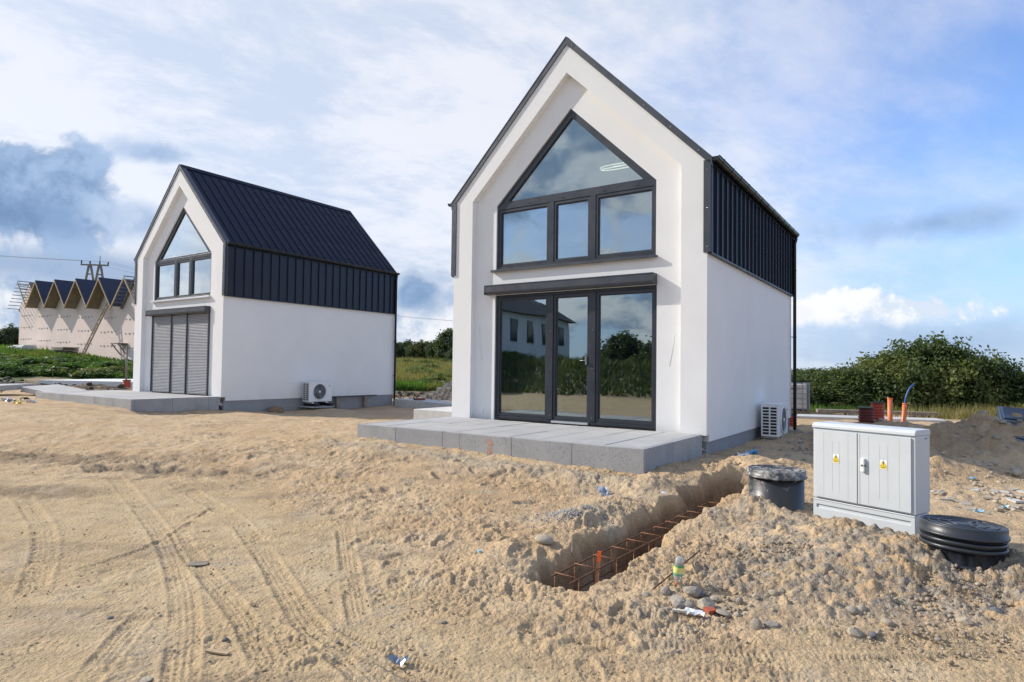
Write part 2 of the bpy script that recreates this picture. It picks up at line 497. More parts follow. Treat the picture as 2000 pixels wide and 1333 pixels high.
# ------------------------------------------------------------------ terrain
CTRL = [(0, 2, -.6), (-4, 3, -.62), (4, 2.5, -.6), (-3, 5, -.58), (0, 4, -.57), (2, 3.4, -.6), (4, 3.3, -.58),
        (0, 6, -.47), (-3, 8, -.44), (-6, 8, -.44), (-8, 12, -.30), (-6, 5, -.6),
        (-2.54, 10.3, -.22), (-.4, 9.0, -.235), (1.69, 7.73, -.27), (-2.8, 9.6, -.29), (-.8, 8.3, -.32), (1.2, 7.0, -.38),
        (.3, 5.1, -.49), (2.3, 8.6, -.34), (2.95, 9.4, -.32), (6.5, 14.5, -.42), (4.5, 11.5, -.38),
        (-3, 13, -.27), (-5, 15, -.33), (-6.5, 18, -.44), (-3, 18, -.42), (-3, 21, -.42), (-.6, 15, -.3),
        (-7.8, 16.7, -.27), (-9.27, 15.1, -.14), (-13.9, 18.3, -.10), (-10, 12, -.26), (-14, 15, -.18), (-16, 19, -.13),
        (-18, 26, -.12), (-24, 30, .2), (-20, 27, -.12), (-28, 44, .6), (-49, 62, 2.1), (-30, 49, .92), (-38, 50, 1.5),
        (-24, 35, .55), (-33, 38, .85),
        (5, 10, -.38), (8, 12, -.36), (5, 7, -.42), (6, 6, -.47), (9, 9, -.38), (12, 14, -.36), (15, 19, -.40), (12, 22, -.42),
        (9, 20, -.40), (18, 22, -.38), (5, 5, -.5), (8, 4, -.5), (3.2, 5, -.46),
        (-4.2, 24, -.36), (-2, 20, -.38), (-6, 35, .12), (-8, 50, .9), (-10, 65, 1.5), (4, 40, .1),
        (30, 60, -.4), (60, 60, -.4), (0, 95, 1.6), (-80, 90, 3), (0, -6, -.6), (-10, 0, -.48), (-10, -10, -.5), (10, -8, -.6),
        (-14, 6, -.42), (30, 10, -.5), (-40, 10, -.3), (-90, 0, -.3), (90, 0, -.5), (0, -90, -.5), (0, 200, 1.5), (200, 100, -.4), (-200, 100, 2)]
_C = np.array(CTRL, float)
def _tps(d2): return np.where(d2 > 0, d2 * np.log(d2 + 1e-12), 0)
def _warp(r): return r
_n = len(_C)
_A = np.zeros((_n + 3, _n + 3))
_A[:_n, :_n] = _tps(((_C[:, None, :2] - _C[None, :, :2]) ** 2).sum(-1)) + np.eye(_n) * 1.5
_A[:_n, _n] = 1; _A[:_n, _n + 1:] = _C[:, :2]; _A[_n, :_n] = 1; _A[_n + 1:, :_n] = _C[:, :2].T
_w = np.linalg.solve(_A, np.concatenate([_C[:, 2], [0, 0, 0]]))
def base_h(x, y):
    h = _w[_n] + _w[_n + 1] * x + _w[_n + 2] * y
    for i in range(_n):
        h = h + _w[i] * _tps((x - _C[i, 0]) ** 2 + (y - _C[i, 1]) ** 2)
    r = np.hypot(x, y)
    k = sst(r, 70, 130)
    return h * (1 - k) + (-.3 + 1.6 * sst(y, 0, 80)) * k
def seg(x, y, a, b):
    """distance to a segment and the position along it (metres)"""
    a = np.array(a[:2]); b = np.array(b[:2]); L = np.linalg.norm(b - a); d = (b - a) / L
    s_ = (x - a[0]) * d[0] + (y - a[1]) * d[1]; n_ = -(x - a[0]) * d[1] + (y - a[1]) * d[0]
    sc = np.clip(s_, 0, L)
    return np.hypot(x - a[0] - d[0] * sc, y - a[1] - d[1] * sc), s_, n_
TR0 = np.array([.40, 4.415]); TRD = np.array([.602, .799]); TRN = np.array([-.799, .602])   # trench line
def G(x, y, cx, cy, sx, sy, rz, h):
    c, s_ = math.cos(rz), math.sin(rz); ex = x - cx; ey = y - cy
    return h * np.exp(-((ex * c + ey * s_) / sx) ** 2 - ((-ex * s_ + ey * c) / sy) ** 2)
TRACKS = [([(130, 905), (200, 935), (262, 985), (318, 1050), (350, 1120), (364, 1200), (358, 1270), (348, 1345)], .20),
          ([(345, 1040), (387, 1110), (440, 1165), (486, 1224), (520, 1290)], .17),
          ([(330, 955), (456, 1018), (510, 1080), (560, 1160), (600, 1222), (688, 1297), (740, 1345)], .19),
          ([(672, 1045), (682, 1110), (692, 1170), (706, 1230)], .17),
          ([(-60, 1132), (60, 1147), (160, 1163), (260, 1180)], .12),
          ([(560, 1200), (640, 1240), (760, 1290), (905, 1345)], .20),
          ([(300, 1180), (250, 1230), (200, 1290), (150, 1345)], .17),
          ([(-80, 955), (30, 975), (70, 1010), (95, 1060), (60, 1160)], .2),
          ([(430, 1000), (330, 1060), (250, 1090), (140, 1120)], .16),
          ([(-40, 905), (100, 908), (330, 935), (470, 985)], .2),
          ([(1240, 1262), (1420, 1290), (1650, 1300), (2000, 1290)], .2),
          ([(1500, 1240), (1700, 1262), (2050, 1262)], .2)]
TR = []
for pts_, wd in TRACKS:
    q = [survey(a, b, -.585) for a, b in pts_]
    q = np.array(q)                                   # smooth the polyline
    for _ in range(2):
        m_ = [q[0]]
        for i in range(len(q) - 1): m_ += [q[i] * .75 + q[i + 1] * .25, q[i] * .25 + q[i + 1] * .75]
        q = np.array(m_ + [q[-1]])
    TR.append((q, wd * .82))
FEET = []
_r = np.random.default_rng(5)
for _ in range(300):
    a = _r.uniform(150, 1250); b = _r.uniform(835, 1330)
    x0, y0 = survey(a, b, -.5)
    if y0 > 13: continue
    FEET.append((x0, y0, _r.uniform(0, 6.28), _r.uniform(.05, .12), _r.uniform(.6, 1.3)))

def terrain(x, y, detail=True):
    h = base_h(x, y)
    u1, v1 = local1(x, y)
    # grassy bank on the far side of the site, behind the photographer
    bank = sst(-v1, 15.5, 22) * sst(u1, 30, 12)
    h = h + bank * (1.6 + .5 * fbm(x * .25, y * .25, 3, seed=4))
    rough = np.ones_like(x); crust = np.zeros_like(x); dark = np.zeros_like(x); pack = np.zeros_like(x); green = bank.copy()
    # spoil heap between trench and cabinet
    d1, s1, n1_ = seg(x, y, (2.22, 5.82), (2.60, 5.15)); d2, _, n2_ = seg(x, y, (2.55, 5.15), (3.15, 4.62)); d3, _, n3_ = seg(x, y, (3.15, 4.62), (4.1, 3.9))
    dm = np.minimum(np.minimum(d1, d2), d3 * 1.1)
    behind = ((x - 2.55) * .66 + (y - 5.15) * .75) > 0
    wd = np.where(behind, .24, .62)
    m1 = np.exp(-(dm / wd) ** 2)
    h = h + (.165 + .05 * np.exp(-((x - 2.22) ** 2 + (y - 5.82) ** 2) / .05)) * m1
    plat = np.exp(-((x - 2.5) / 1.3) ** 2 - ((y - 4.35) / .55) ** 2)
    h = h + .09 * plat
    lump = np.clip(m1 + plat, 0, 1)
    rough += 1.3 * lump; spoil_mask = sst(lump, .12, .6)
    # scraped ridge along the terrace
    ridge = np.exp(-((v1 + 2.75) / .22) ** 2) * sst(u1, -.8, 0.) * sst(u1, 5.6, 4.4)
    h = h + ridge * (.04 + .05 * fbm(x * 2.2, y * 2.2, 3, seed=8)); crust = np.maximum(crust, ridge * .9)
    slope_r = np.exp(-((u1 - 5.6) / .6) ** 2) * np.exp(-((v1 + .8) / 1.1) ** 2)
    h = h + .06 * slope_r; rough += 1.2 * slope_r
    # soil heaps to the right of the front house
    for (cx, cy, sx, sy, rz, hh, dk) in ((7.1, 9.9, 1.5, .9, .3, .46, .35), (8.6, 9.6, 1.3, .9, -.2, .34, .3), (6.3, 11.6, 1.1, .8, 0, .30, .3),
                                         (10.2, 12.4, 1.9, 1., .1, .34, .1), (12.8, 12.5, 2., 1.2, 0, .32, .1), (8.4, 14.3, 1., .7, 0, .22, .2),
                                         (5.7, 8.3, .8, .5, .4, .12, .0), (7.4, 7.4, .9, .5, 0, .10, .0), (4.9, 12.9, .9, .6, 0, .12, .5)):
        g = G(x, y, cx, cy, sx, sy, rz, 1.)
        h = h + hh * g * (1 + .35 * fbm(x * 1.4, y * 1.4, 3, seed=12)); dark = np.maximum(dark, dk * sst(g, .2, .7)); rough += 1.2 * g
    # churned darker strip across the left middle of the yard
    for (a_, b_, wx, wy) in ((120, 905, 2.2, .40), (330, 925, 1.5, .28), (60, 955, .9, .3)):
        qx_, qy_ = survey(a_, b_, -.47)
        g = G(x, y, qx_, qy_, wx, wy, -.05, 1.)
        h = h + g * .05 * np.clip(fbm(x * 1.6, y * 3.5, 3, seed=15), -.6, 1); rough += .8 * g; dark = np.maximum(dark, .42 * sst(g, .2, .8))
    # dark topsoil heaps behind the left house's terrace
    for (cx, cy, sx, sy, hh) in ((-18.6, 24.0, 2.6, 1.0, .24), (-23.5, 25.5, 3, 1.2, .34), (-15.6, 23.6, 1.2, .7, .2), (-28, 27, 4, 1.5, .4)):
        g = G(x, y, cx, cy, sx, sy, 0, 1.)
        h = h + hh * g * (1 + .4 * fbm(x * 1.1, y * 1.1, 3, seed=14)); dark = np.maximum(dark, sst(g, .12, .5)); rough += g
    # pit by the right edge
    h = h - G(x, y, 4.55, 4.75, .5, .35, .2, .18) - G(x, y, 3.28, 4.40, .42, .26, 0, .03)
    ax1, ay1 = world(5.45, 2.9, H2)
    h = h + G(x, y, ax1, ay1, .9, .8, 0, .12)
    ax1, ay1 = world(5.42, -1.45, H2)
    h = h - G(x, y, ax1, ay1, .50, .95, -YAW, .24)
    # the trench
    s_ = (x - TR0[0]) * TRD[0] + (y - TR0[1]) * TRD[1]
    n_ = (x - TR0[0]) * TRN[0] + (y - TR0[1]) * TRN[1]
    wob = .10 * fbm(s_ * 2.3, n_ * 1.5 + 7, 3, seed=3) + .03 * fbm(s_ * 9, n_ * 7, 3, seed=5)
    left = sst(n_ + wob, .33, .13); right = sst(n_ + wob, -.25, -.14); ends = sst(s_ + wob, -.14, -.02) * sst(s_ + wob, 4.6, 3.8)
    tr = left * right * ends
    h = h * (1 - tr) + np.minimum(h, -.80 + .03 * fbm(x * 4, y * 4, 2, seed=2)) * tr
    browner = sst(tr, .06, .5)  # browner soil colour over the walls and floor of the trench
    # berm of thrown sand on the trench's left rim
    berm = np.exp(-((n_ - .62) / .22) ** 2) * sst(s_, -.7, -.1) * sst(s_, 3.6, 2.6)
    h = h + .06 * berm; rough += .8 * berm
    gp_ = G(x, y, .62, 5.85, .38, .26, .3, 1.) + G(x, y, .86, 5.45, .16, .12, .3, .8)
    h = h + .05 * gp_; crust = np.maximum(crust, np.clip(gp_ * 1.2, 0, 1) * .999)
    # far ground cover
    green = np.maximum(green, sst(y + 3 * fbm(x * .3, y * .3, 2, seed=9), 27.5, 30.) * sst(x, 3.5, 1.))
    green = np.maximum(green, sst(y + 2.0 * fbm(x * .4, y * .4, 2, seed=6), 20.5, 22.5) * sst(x, 7.5, 9.))
    dark = np.maximum(dark, sst(y, 24.5, 26.) * sst(y, 31, 28) * sst(x, 4., 1.) * (1 - .0 * x) * .9)
    # hard packed yard, lower left
    pack = sst(x + .85 * (y - 3.2) + .4 * fbm(x * .8, y * .8, 3, seed=21), 1.25, -.1) * sst(y, 8.6, 6.6)
    pack = np.maximum(pack, .6 * sst(y, 3.75, 3.4) * sst(np.hypot(x - 1.2, y - 3), 3., 1.5))
    rough = rough * (1 - .72 * pack)
    rough = rough * (1 - .25 * sst(y, 9, 15) * (x < 1.5)) * (1 + .25 * sst(y, 6, 9))
    if detail:
        near = sst(np.hypot(x, y), 34, 14)
        u_, v_ = x, y
        h = h + rough * .024 * fbm(u_ * 1.3, v_ * 1.3, 4, seed=1)
        tb = 0; am = 1.; fx_ = u_ * 4.2; fy_ = v_ * 4.2
        for q_ in range(5):
            tb = tb + am * np.abs(perlin(fx_, fy_, 70 + q_)); fx_ = fx_ * 2.07 + 3.1; fy_ = fy_ * 2.07 + 1.7; am *= .62
        h = h + sst(np.hypot(x, y), 20, 9) * rough * .014 * (.55 - tb) * (.35 + .65 * sst(fbm(u_ * 1.1, v_ * 1.1, 2, seed=77), -.4, .4))
        big = fbm(u_ * 3.1, v_ * 3.1, 3, .55, seed=31)
        h = h + near * rough * .006 * (1 - np.abs(big) * 2)
        d, vv_ = cells(u_ * 6.5 + .35 * big, v_ * 6.5, 5)
        clod = np.clip(.55 - d, 0, 1) * (vv_ > .52)
        h = h + near * (rough * .013) * clod * sst(fbm(u_ * .9, v_ * .9, 2, seed=40), -.25, .45)
        d, vv_ = cells(u_ * 15, v_ * 15 + .3 * big, 8)
        clod2 = np.clip(.5 - d, 0, 1) * (vv_ > .55)
        h = h + near * (rough * .010) * clod2
        d, vv_ = cells(u_ * 10.5 + .4 * big, v_ * 12, 15)
        h = h + spoil_mask * .015 * sst(d, .44, .26) * (vv_ > .72) * (.5 + vv_)
        d, vv_ = cells(u_ * 20, v_ * 20, 16)
        h = h + spoil_mask * .010 * sst(d, .46, .28) * (vv_ > .55)
        nn = sst(np.hypot(x, y), 12, 6)
        d, vv_ = cells(u_ * 34, v_ * 34, 3)
        h = h + nn * (.0035 * rough + .0012) * np.clip(.5 - d, 0, 1) * 2 * (vv_ > .4)
        h = h + nn * .0022 * rough * fbm(u_ * 22, v_ * 22, 3, .6, seed=50)
        # broken crust: thin flakes with steep edges, in three sizes
        brk = sst(fbm(u_ * .7, v_ * .7, 3, seed=91), -.45, .35) * (1 - .45 * pack)
        for sc_, am_, sd_, lo_ in ((4.5, .010, 92, .10), (10., .0085, 95, .05), (21., .0065, 97, .03), (38., .0038, 99, .03)):
            q_ = fbm(u_ * sc_, v_ * sc_ * 1.25, 4, .62, seed=sd_)
            h = h + sst(np.hypot(x, y), 95 / sc_ + 6, 60 / sc_) * np.minimum(rough, 2.) * am_ * (sst(q_, lo_, lo_ + .14) - .9 * sst(q_, -.42, -.58)) * brk
        # patches of small pits left by studded soles
        d, vv_ = cells(u_ * 27, v_ * 27, 13)
        pm_ = sst(fbm(u_ * 1.25, v_ * 1.25, 2, seed=83), .22, .42) * sst(y, 6.6, 5.4)
        h = h - pm_ * .0085 * sst(d, .42, .22)
        # footprints
        for (fx, fy, fa, fw, fk) in FEET:
            m = (np.abs(x - fx) < .35) & (np.abs(y - fy) < .35)
            if not m.any(): continue
            xx = x[m] - fx; yy = y[m] - fy
            a = (xx * math.cos(fa) + yy * math.sin(fa)) / (.13 * fk); b_ = (-xx * math.sin(fa) + yy * math.cos(fa)) / (.055 * fk)
            r2 = a * a + b_ * b_
            k_ = (1 - .75 * pack[m])
            sole = .004 * np.sin(a * 16) * np.sin(b_ * 9) * (r2 < 1)
            h[m] += fk * k_ * (-.017 * (1 - sst(r2, .55, 1.15)) + .010 * np.exp(-((np.sqrt(r2) - 1.25) / .22) ** 2)) + k_ * sole
        # tyre marks
        track = np.zeros_like(x)
        for q, wd_ in TR:
            bbx = (x > q[:, 0].min() - .3) & (x < q[:, 0].max() + .3) & (y > q[:, 1].min() - .3) & (y < q[:, 1].max() + .3)
            xs_ = x[bbx]; ys_ = y[bbx]
            best = np.full(xs_.shape, 9.); bn = np.zeros(xs_.shape); bs = np.zeros(xs_.shape); L = 0
            for i in range(len(q) - 1):
                dd, ss_, nn_ = seg(xs_, ys_, q[i], q[i + 1])
                mm = dd < best
                best = np.where(mm, dd, best); bn = np.where(mm, nn_, bn); bs = np.where(mm, ss_ + L, bs)
                L += np.linalg.norm(q[i + 1] - q[i])
            hw = wd_ / 2
            ins = sst(best, hw * 1.10, hw * 1.0) * sst(bs, 0, .12) * sst(bs, L, L - .12)
            fade = sst(fbm(xs_ * 1.6, ys_ * 1.6, 2, seed=60), -.7, -.05)
            ribs = np.cos(bn / wd_ * 2 * np.pi * 4.5)
            edge = sst(np.abs(bn), hw * .55, hw * .75)
            lug = np.cos(bs * 2 * np.pi / .032 + np.abs(bn) * 30) * edge
            cut = np.cos(bs * 2 * np.pi / .061 + ribs * 2.) > .72
            add = -.0065 + .0046 * ribs * (1 - .85 * edge) * (1 - .8 * cut) + .0058 * lug
            berm_ = .008 * np.exp(-((best - hw * 1.2) / .02) ** 2)
            tgt = h[bbx]
            flat = ins * fade
            h[bbx] = tgt + flat * add + berm_ * fade * sst(bs, 0, .12) * sst(bs, L, L - .12)
            pk = pack[bbx]; pack[bbx] = np.maximum(pk, flat * .85); track[bbx] = np.maximum(track[bbx], flat)
    # flat ground under the buildings
    inside = (u1 > -.1) & (u1 < 4.8) & (v1 > -2.1) & (v1 < 6.3)
    u2, v2 = local2(x, y)
    inside2 = (u2 > -.9) & (u2 < 4.8) & (v2 > -2.1) & (v2 < 6.3)
    h = np.where(inside | inside2, np.minimum(h, -.5), h)
    return h, np.stack([np.clip(crust, 0, 1), np.clip(dark, 0, 1), np.clip(pack, 0, 1), np.clip(green, 0, 1)], -1), browner + 1j * np.clip(spoil_mask, 0, 1)

def grid_mesh(name, X, Y, m):
    nr, nc = X.shape
    h, mask, browner = terrain(X.ravel(), Y.ravel())
    co = np.stack([X.ravel(), Y.ravel(), h], -1)
    idx = np.arange(nr * nc).reshape(nr, nc)
    f = np.stack([idx[:-1, :-1], idx[:-1, 1:], idx[1:, 1:], idx[1:, :-1]], -1).reshape(-1, 4)
    me = bpy.data.meshes.new(name)
    me.vertices.add(len(co)); me.vertices.foreach_set('co', co.ravel())
    me.loops.add(f.size); me.loops.foreach_set('vertex_index', f.ravel())
    me.polygons.add(len(f)); me.polygons.foreach_set('loop_start', np.arange(0, f.size, 4)); me.polygons.foreach_set('loop_total', np.full(len(f), 4))
    me.polygons.foreach_set('use_smooth', np.ones(len(f), bool))
    a = me.attributes.new('soil', 'FLOAT_COLOR', 'POINT'); a.data.foreach_set('color', mask.astype(np.float32).ravel())
    d = me.attributes.new('browner', 'FLOAT', 'POINT'); d.data.foreach_set('value', browner.real.astype(np.float32))
    d = me.attributes.new('spoil', 'FLOAT', 'POINT'); d.data.foreach_set('value', browner.imag.astype(np.float32))
    me.materials.append(m); me.update()
    return me

sand = mat('sand', (.4, .3, .2), .95)
t, p = tree_of(sand)
geo = t.node('ShaderNodeNewGeometry').outputs['Position']
at_ = t.node('ShaderNodeAttribute', attribute_name='soil')
sr = t.node('ShaderNodeSeparateColor'); t.l.new(at_.outputs['Color'], sr.inputs[0])
crust_, dark_, pack_ = sr.outputs; green_ = at_.outputs['Alpha']
browner_ = t.node('ShaderNodeAttribute', attribute_name='browner').outputs['Fac']
na = t.noise(geo, .8, 6, .6, .2); nb = t.noise(geo, 5., 6, .65); nc_ = t.noise(geo, 26., 5, .65); nd = t.noise(geo, 150., 3, .6)
c = t.mix(t.ss(na, .35, .65), (.515, .360, .205), (.58, .432, .268))
c = t.mix(t.mul(t.ss(nb, .48, .66), .60), c, (.39, .275, .165))
c = t.mix(t.mul(t.ss(nc_, .52, .68), .45), c, (.245, .185, .125))
spoil_ = t.node('ShaderNodeAttribute', attribute_name='spoil').outputs['Fac']
ns = t.noise(geo, 9., 6, .68, .3)
c = t.mix(t.mul(spoil_, t.ss(t.add(ns, t.mul(t.sub(nb, .5), .5)), .41, .55)), c, t.mix(t.ss(nc_, .38, .62), (.23, .185, .135), (.39, .335, .26)))
c = t.mix(t.mul(pack_, .55), c, t.mix(t.ss(nb, .35, .7), (.535, .412, .240), (.43, .335, .20)))
mp = t.node('ShaderNodeMapping'); t.l.new(geo, mp.inputs[0]); mp.inputs['Rotation'].default_value = (0, 0, .5); mp.inputs['Scale'].default_value = (.7, 2.6, 1.)
smear = t.ss(t.noise(mp.outputs[0], 1.0, 6, .65, .5), .52, .64)
c = t.mix(t.mul(smear, .42), c, (.27, .20, .135))
greyp = t.mul(t.ss(t.noise(geo, 1.7, 5, .6, .4), .55, .68), t.ss(nc_, .38, .6))
c = t.mix(t.mul(greyp, .5), c, (.33, .30, .25))
c = t.mix(t.mul(crust_, t.ss(nb, .30, .55)), c, t.mix(t.ss(nc_, .4, .6), (.34, .285, .21), (.47, .39, .28)))
c = t.mix(t.mul(dark_, t.ss(t.add(nb, na), .72, .98)), c, t.mix(t.ss(nc_, .4, .65), (.055, .043, .034), (.15, .115, .085)))
c = t.mix(t.mul(browner_, .85), c, t.mix(t.ss(nb, .4, .6), (.15, .095, .055), (.27, .185, .115)))
c = t.mix(green_, c, t.mix(t.ss(nb, .35, .65), (.10, .10, .04), (.07, .12, .03)))
c = t.mix(t.mul(t.ss(nd, .62, .76), .35), c, (.60, .52, .42))
fleck = t.mul(t.ss(t.noise(geo, 48., 3, .6), .60, .68), t.ss(nb, .42, .6))
c = t.mix(t.mul(fleck, .55), c, (.20, .15, .105))
c = t.mix(t.mul(t.ss(t.noise(geo, 2.3, 4, .6), .52, .7), .35), c, (.58, .48, .34))
t.l.new(c, p.inputs['Base Color'])
p.inputs['Specular IOR Level'].default_value = .15
vo = t.node('ShaderNodeTexVoronoi'); vo.inputs['Scale'].default_value = 42.; t.l.new(geo, vo.inputs['Vector'])
b = t.node('ShaderNodeBump'); b.inputs['Distance'].default_value = .022
t.l.new(t.add(t.sub(t.mul(nc_, .9), t.mul(vo.outputs['Distance'], .32)), t.add(t.mul(nd, .22), t.mul(t.noise(geo, 62., 4, .65), .45))), b.inputs['Height']); t.l.new(b.outputs[0], p.inputs['Normal'])

# one sheet: fine rings close by, coarser with distance, out to the horizon, all the way round
th = np.concatenate([np.linspace(-.98, .98, 1000), np.linspace(.98, 2 * np.pi - .98, 120)[1:]])
rr = [0.9]
while rr[-1] < 2600:
    r_ = rr[-1]; k_ = .0040 if r_ < 12 else .0065 if r_ < 34 else .02 if r_ < 120 else .12
    rr.append(r_ * (1 + k_))
rr = np.array(rr)
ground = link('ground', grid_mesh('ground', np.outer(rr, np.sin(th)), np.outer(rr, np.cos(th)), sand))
setting(ground)
# the small round patch under the tripod closes the sheet
th2 = np.linspace(0, 2 * np.pi, 60); rr2 = np.linspace(.02, .905, 12)
setting(link('ground', grid_mesh('ground_centre', np.outer(rr2, np.sin(th2)), np.outer(rr2, np.cos(th2)), sand)))
def gz(x, y, detail=False):
    return float(terrain(np.array([x], float), np.array([y], float), detail)[0][0])
def gzs(x, y): return terrain(np.asarray(x, float), np.asarray(y, float), False)[0]


# ------------------------------------------------------------------ houses
WD, DP, ZE, ZA = 4.9, 6.42, 4.18, 6.66         # width, depth, eave and ridge heights
ZC = 2.72                                       # lower edge of the metal cladding
SL = (ZA - ZE) / (WD / 2)
_cache = {}
def cached(key, fn):
    if key not in _cache: _cache[key] = fn()
    return _cache[key]
NP = 23                                         # standing seam panels along each side
PW = (DP - .02) / NP

def roof_panel_mesh():
    mb = MB(); L = math.hypot(WD / 2 + .06, (WD / 2 + .06) * SL)
    mb.box(0, 0, 0, L, PW - .002, .012); mb.box(0, 0, .012, L, .010, .030); mb.box(0, PW * .33, .012, L, PW * .33 + .01, .015); mb.box(0, PW * .66, .012, L, PW * .66 + .01, .015)
    return mb.mesh('roof_panel', roof_m)
def clad_panel_mesh():
    mb = MB(); mb.box(0, 0, 0, .012, PW - .002, ZE - .07 - ZC); mb.box(.012, 0, 0, .05, .014, ZE - .07 - ZC)
    return mb.mesh('cladding_panel', clad_m)
def pane(name, poly, parent, y=.195):
    mb = MB(); mb.prism(poly, y, y + .006); return part(name, mb, glass, parent)
def rect(x0, z0, x1, z1): return [(x0, z0), (x0, z1), (x1, z1), (x1, z0)]
def sash(name, poly_out, poly_in, parent, y0=.158, y1=.215):
    mb = MB(); mb.ring(poly_out, poly_in, y0, y1)
    cx = sum(q[0] for q in poly_in) / len(poly_in); cz = sum(q[1] for q in poly_in) / len(poly_in)
    inner = [(x + (.014 if x < cx else -.014), z + (.014 if z < cz else -.014)) for x, z in poly_in]
    if len(poly_in) == 4: mb.ring(poly_in, inner, y0 + .018, y1)
    return part(name, mb, anth, parent, bevel=.003)

def build_house(H, label, shutters_down, look):
    root = thing('house', label, 'house', (H[0], H[1], H[2]), -YAW, 'small gabled houses with recessed fronts')
    # plinth
    mb = MB(); mb.box(.03, .10, -.62, WD - .03, DP - .03, -.12)
    part('plinth', mb, plinth_m, root)
    # proud surround of the front
    mb = MB()
    mb.ring([(0, -.02), (0, ZE - .03), (WD / 2, ZA - .05), (WD, ZE - .03), (WD, -.02)],
            [(.44, -.02), (.44, 4.10), (2.458, 6.07), (4.50, 4.10), (4.50, -.02)], 0, .125, closed=False)
    part('surround', mb, stucco, root)
    # recessed front wall with the two openings
    mb = MB()
    mb.ring([(.43, 2.53), (.43, 4.16), (2.458, 6.12), (4.51, 4.16), (4.51, 2.53)],
            [(.92, 2.765), (.92, 3.975), (2.475, 5.485), (4.05, 3.975), (4.05, 2.765)], .12, .30)
    mb.box(.43, .12, -.05, .91, .30, 2.53); mb.box(4.07, .12, -.05, 4.51, .30, 2.53); mb.box(.91, .12, 2.30, 4.07, .30, 2.53)
    mb.box(.01, .125, -.12, .43, .30, ZE - .05); mb.box(4.51, .125, -.12, WD - .01, .30, ZE - .05)
    part('front_wall', mb, stucco, root)
    for side_ in (0, 1):
        mb = MB(); x0 = 0 if side_ == 0 else WD - .22
        mb.box(x0, .125, -.12, x0 + .22, DP, ZE - .06)
        part('side_wall', mb, stucco, root)
    mb = MB(); mb.prism([(.22, -.12), (WD - .22, -.12), (WD - .22, ZE - .06), (WD / 2, ZA - .1), (.22, ZE - .06)], DP - .22, DP - .002)
    part('rear_wall', mb, stucco, root)
    # inside
    mb = MB(); mb.box(.23, .301, -.10, WD - .23, DP - .23, .035)
    part('floor', mb, floor_m, root)
    mb = MB()
    mb.box(.225, 3.6, .04, 3.2, 3.7, 2.5); mb.box(3.2, 3.6, 2.1, WD - .225, 3.7, 2.5)
    mb.box(.225, 2.4, 2.52, WD - .225, DP - .23, 2.66)
    part('partition', mb, room_m, root)
    for s_ in (-1, 1):       # inner roof lining
        mb = MB(); a = (WD / 2, ZA - .16); b_ = (WD / 2 + s_ * (WD / 2 - .2), ZE - .03)
        mb.prism([a, (a[0], a[1] + .05), (b_[0], b_[1] + .05), b_][::s_], .30, DP - .23)
        part('ceiling_lining', mb, room_m, root)
    # roof slopes made of seamed metal panels
    pm = cached('roof_panel', roof_panel_mesh); cm = cached('clad_panel', clad_panel_mesh)
    for s_ in (1, -1):
        ang = math.atan(SL)
        mb = MB()
        e = WD / 2 + .05
        mb.prism([(WD / 2, ZA - .005), (WD / 2 + s_ * e, ZA - .005 - e * SL), (WD / 2 + s_ * e, ZA - .075 - e * SL), (WD / 2, ZA - .075)][::s_], .012, DP)
        deck = part('roof', mb, roof_m, root)
        for k in range(NP):
            q = link('roof_panel', pm, deck, (WD / 2, .01 + k * PW if s_ == 1 else .01 + (k + 1) * PW, ZA - .003), (0, ang, 0) if s_ == 1 else (0, ang, math.pi))
        # cladding under the eave
        mb = MB(); x_ = WD if s_ == 1 else 0
        mb.box(min(x_, x_ + s_ * .012), .03, ZC, max(x_, x_ + s_ * .012), DP, ZE - .07)
        cl = part('cladding', mb, clad_m, root)
        for k in range(NP):
            link('cladding_panel', cm, cl, (x_ + s_ * .012, (.01 + k * PW) if s_ == 1 else (.01 + (k + 1) * PW), ZC), (0, 0, 0 if s_ == 1 else math.pi))
        mb = MB(); mb.box(min(x_ + s_ * .002, x_ + s_ * .066), .02, ZC - .022, max(x_ + s_ * .002, x_ + s_ * .066), DP + .002, ZC - .001)
        part('drip_strip', mb, clad_m, cl)
        # fascia, gutter with brackets
        mb = MB(); mb.box(min(x_ + s_ * .003, x_ + s_ * .045), .005, ZE - .135, max(x_ + s_ * .003, x_ + s_ * .045), DP, ZE - .045)
        part('fascia', mb, gut_m, root)
        gx = x_ + s_ * .115; gzz = ZE - .035; r_ = .062
        mb = MB(); prof = [(gx + r_ * math.cos(a), gzz + r_ * math.sin(a)) for a in np.linspace(math.pi, 2 * math.pi, 13)]
        inn = [(gx + (r_ - .005) * math.cos(a), gzz + (r_ - .005) * math.sin(a)) for a in np.linspace(math.pi, 2 * math.pi, 13)]
        mb.ring(prof, inn, .0, DP + .02, closed=False)
        mb.prism([(gx + (r_ + .003) * math.cos(a), gzz + (r_ + .003) * math.sin(a)) for a in np.linspace(math.pi, 2 * math.pi, 13)], -.006, .004)
        mb.tube([(gx + s_ * r_, 0, gzz + .002), (gx + s_ * r_, DP + .02, gzz + .002)], .009, 6)
        g_ = part('gutter', mb, gut_m, root)
        br = MB(); o1 = [(gx + (r_ + .006) * math.cos(a), gzz + (r_ + .006) * math.sin(a)) for a in np.linspace(math.pi, 2 * math.pi, 11)]
        o2 = [(gx + (r_ + .001) * math.cos(a), gzz + (r_ + .001) * math.sin(a)) for a in np.linspace(math.pi, 2 * math.pi, 11)]
        br.ring(o1, o2, 0, .022, closed=False); br.box(gx - .075, 0, gzz + .004, gx + .075, .022, gzz + .012)
        bme = br.mesh('gutter_bracket', gut_m)
        for k in range(13): link('gutter_bracket', bme, g_, (0, .25 + k * .50, 0))
        # flashing on the verge and the corner, with screws
        mb = MB(); y0 = -.022
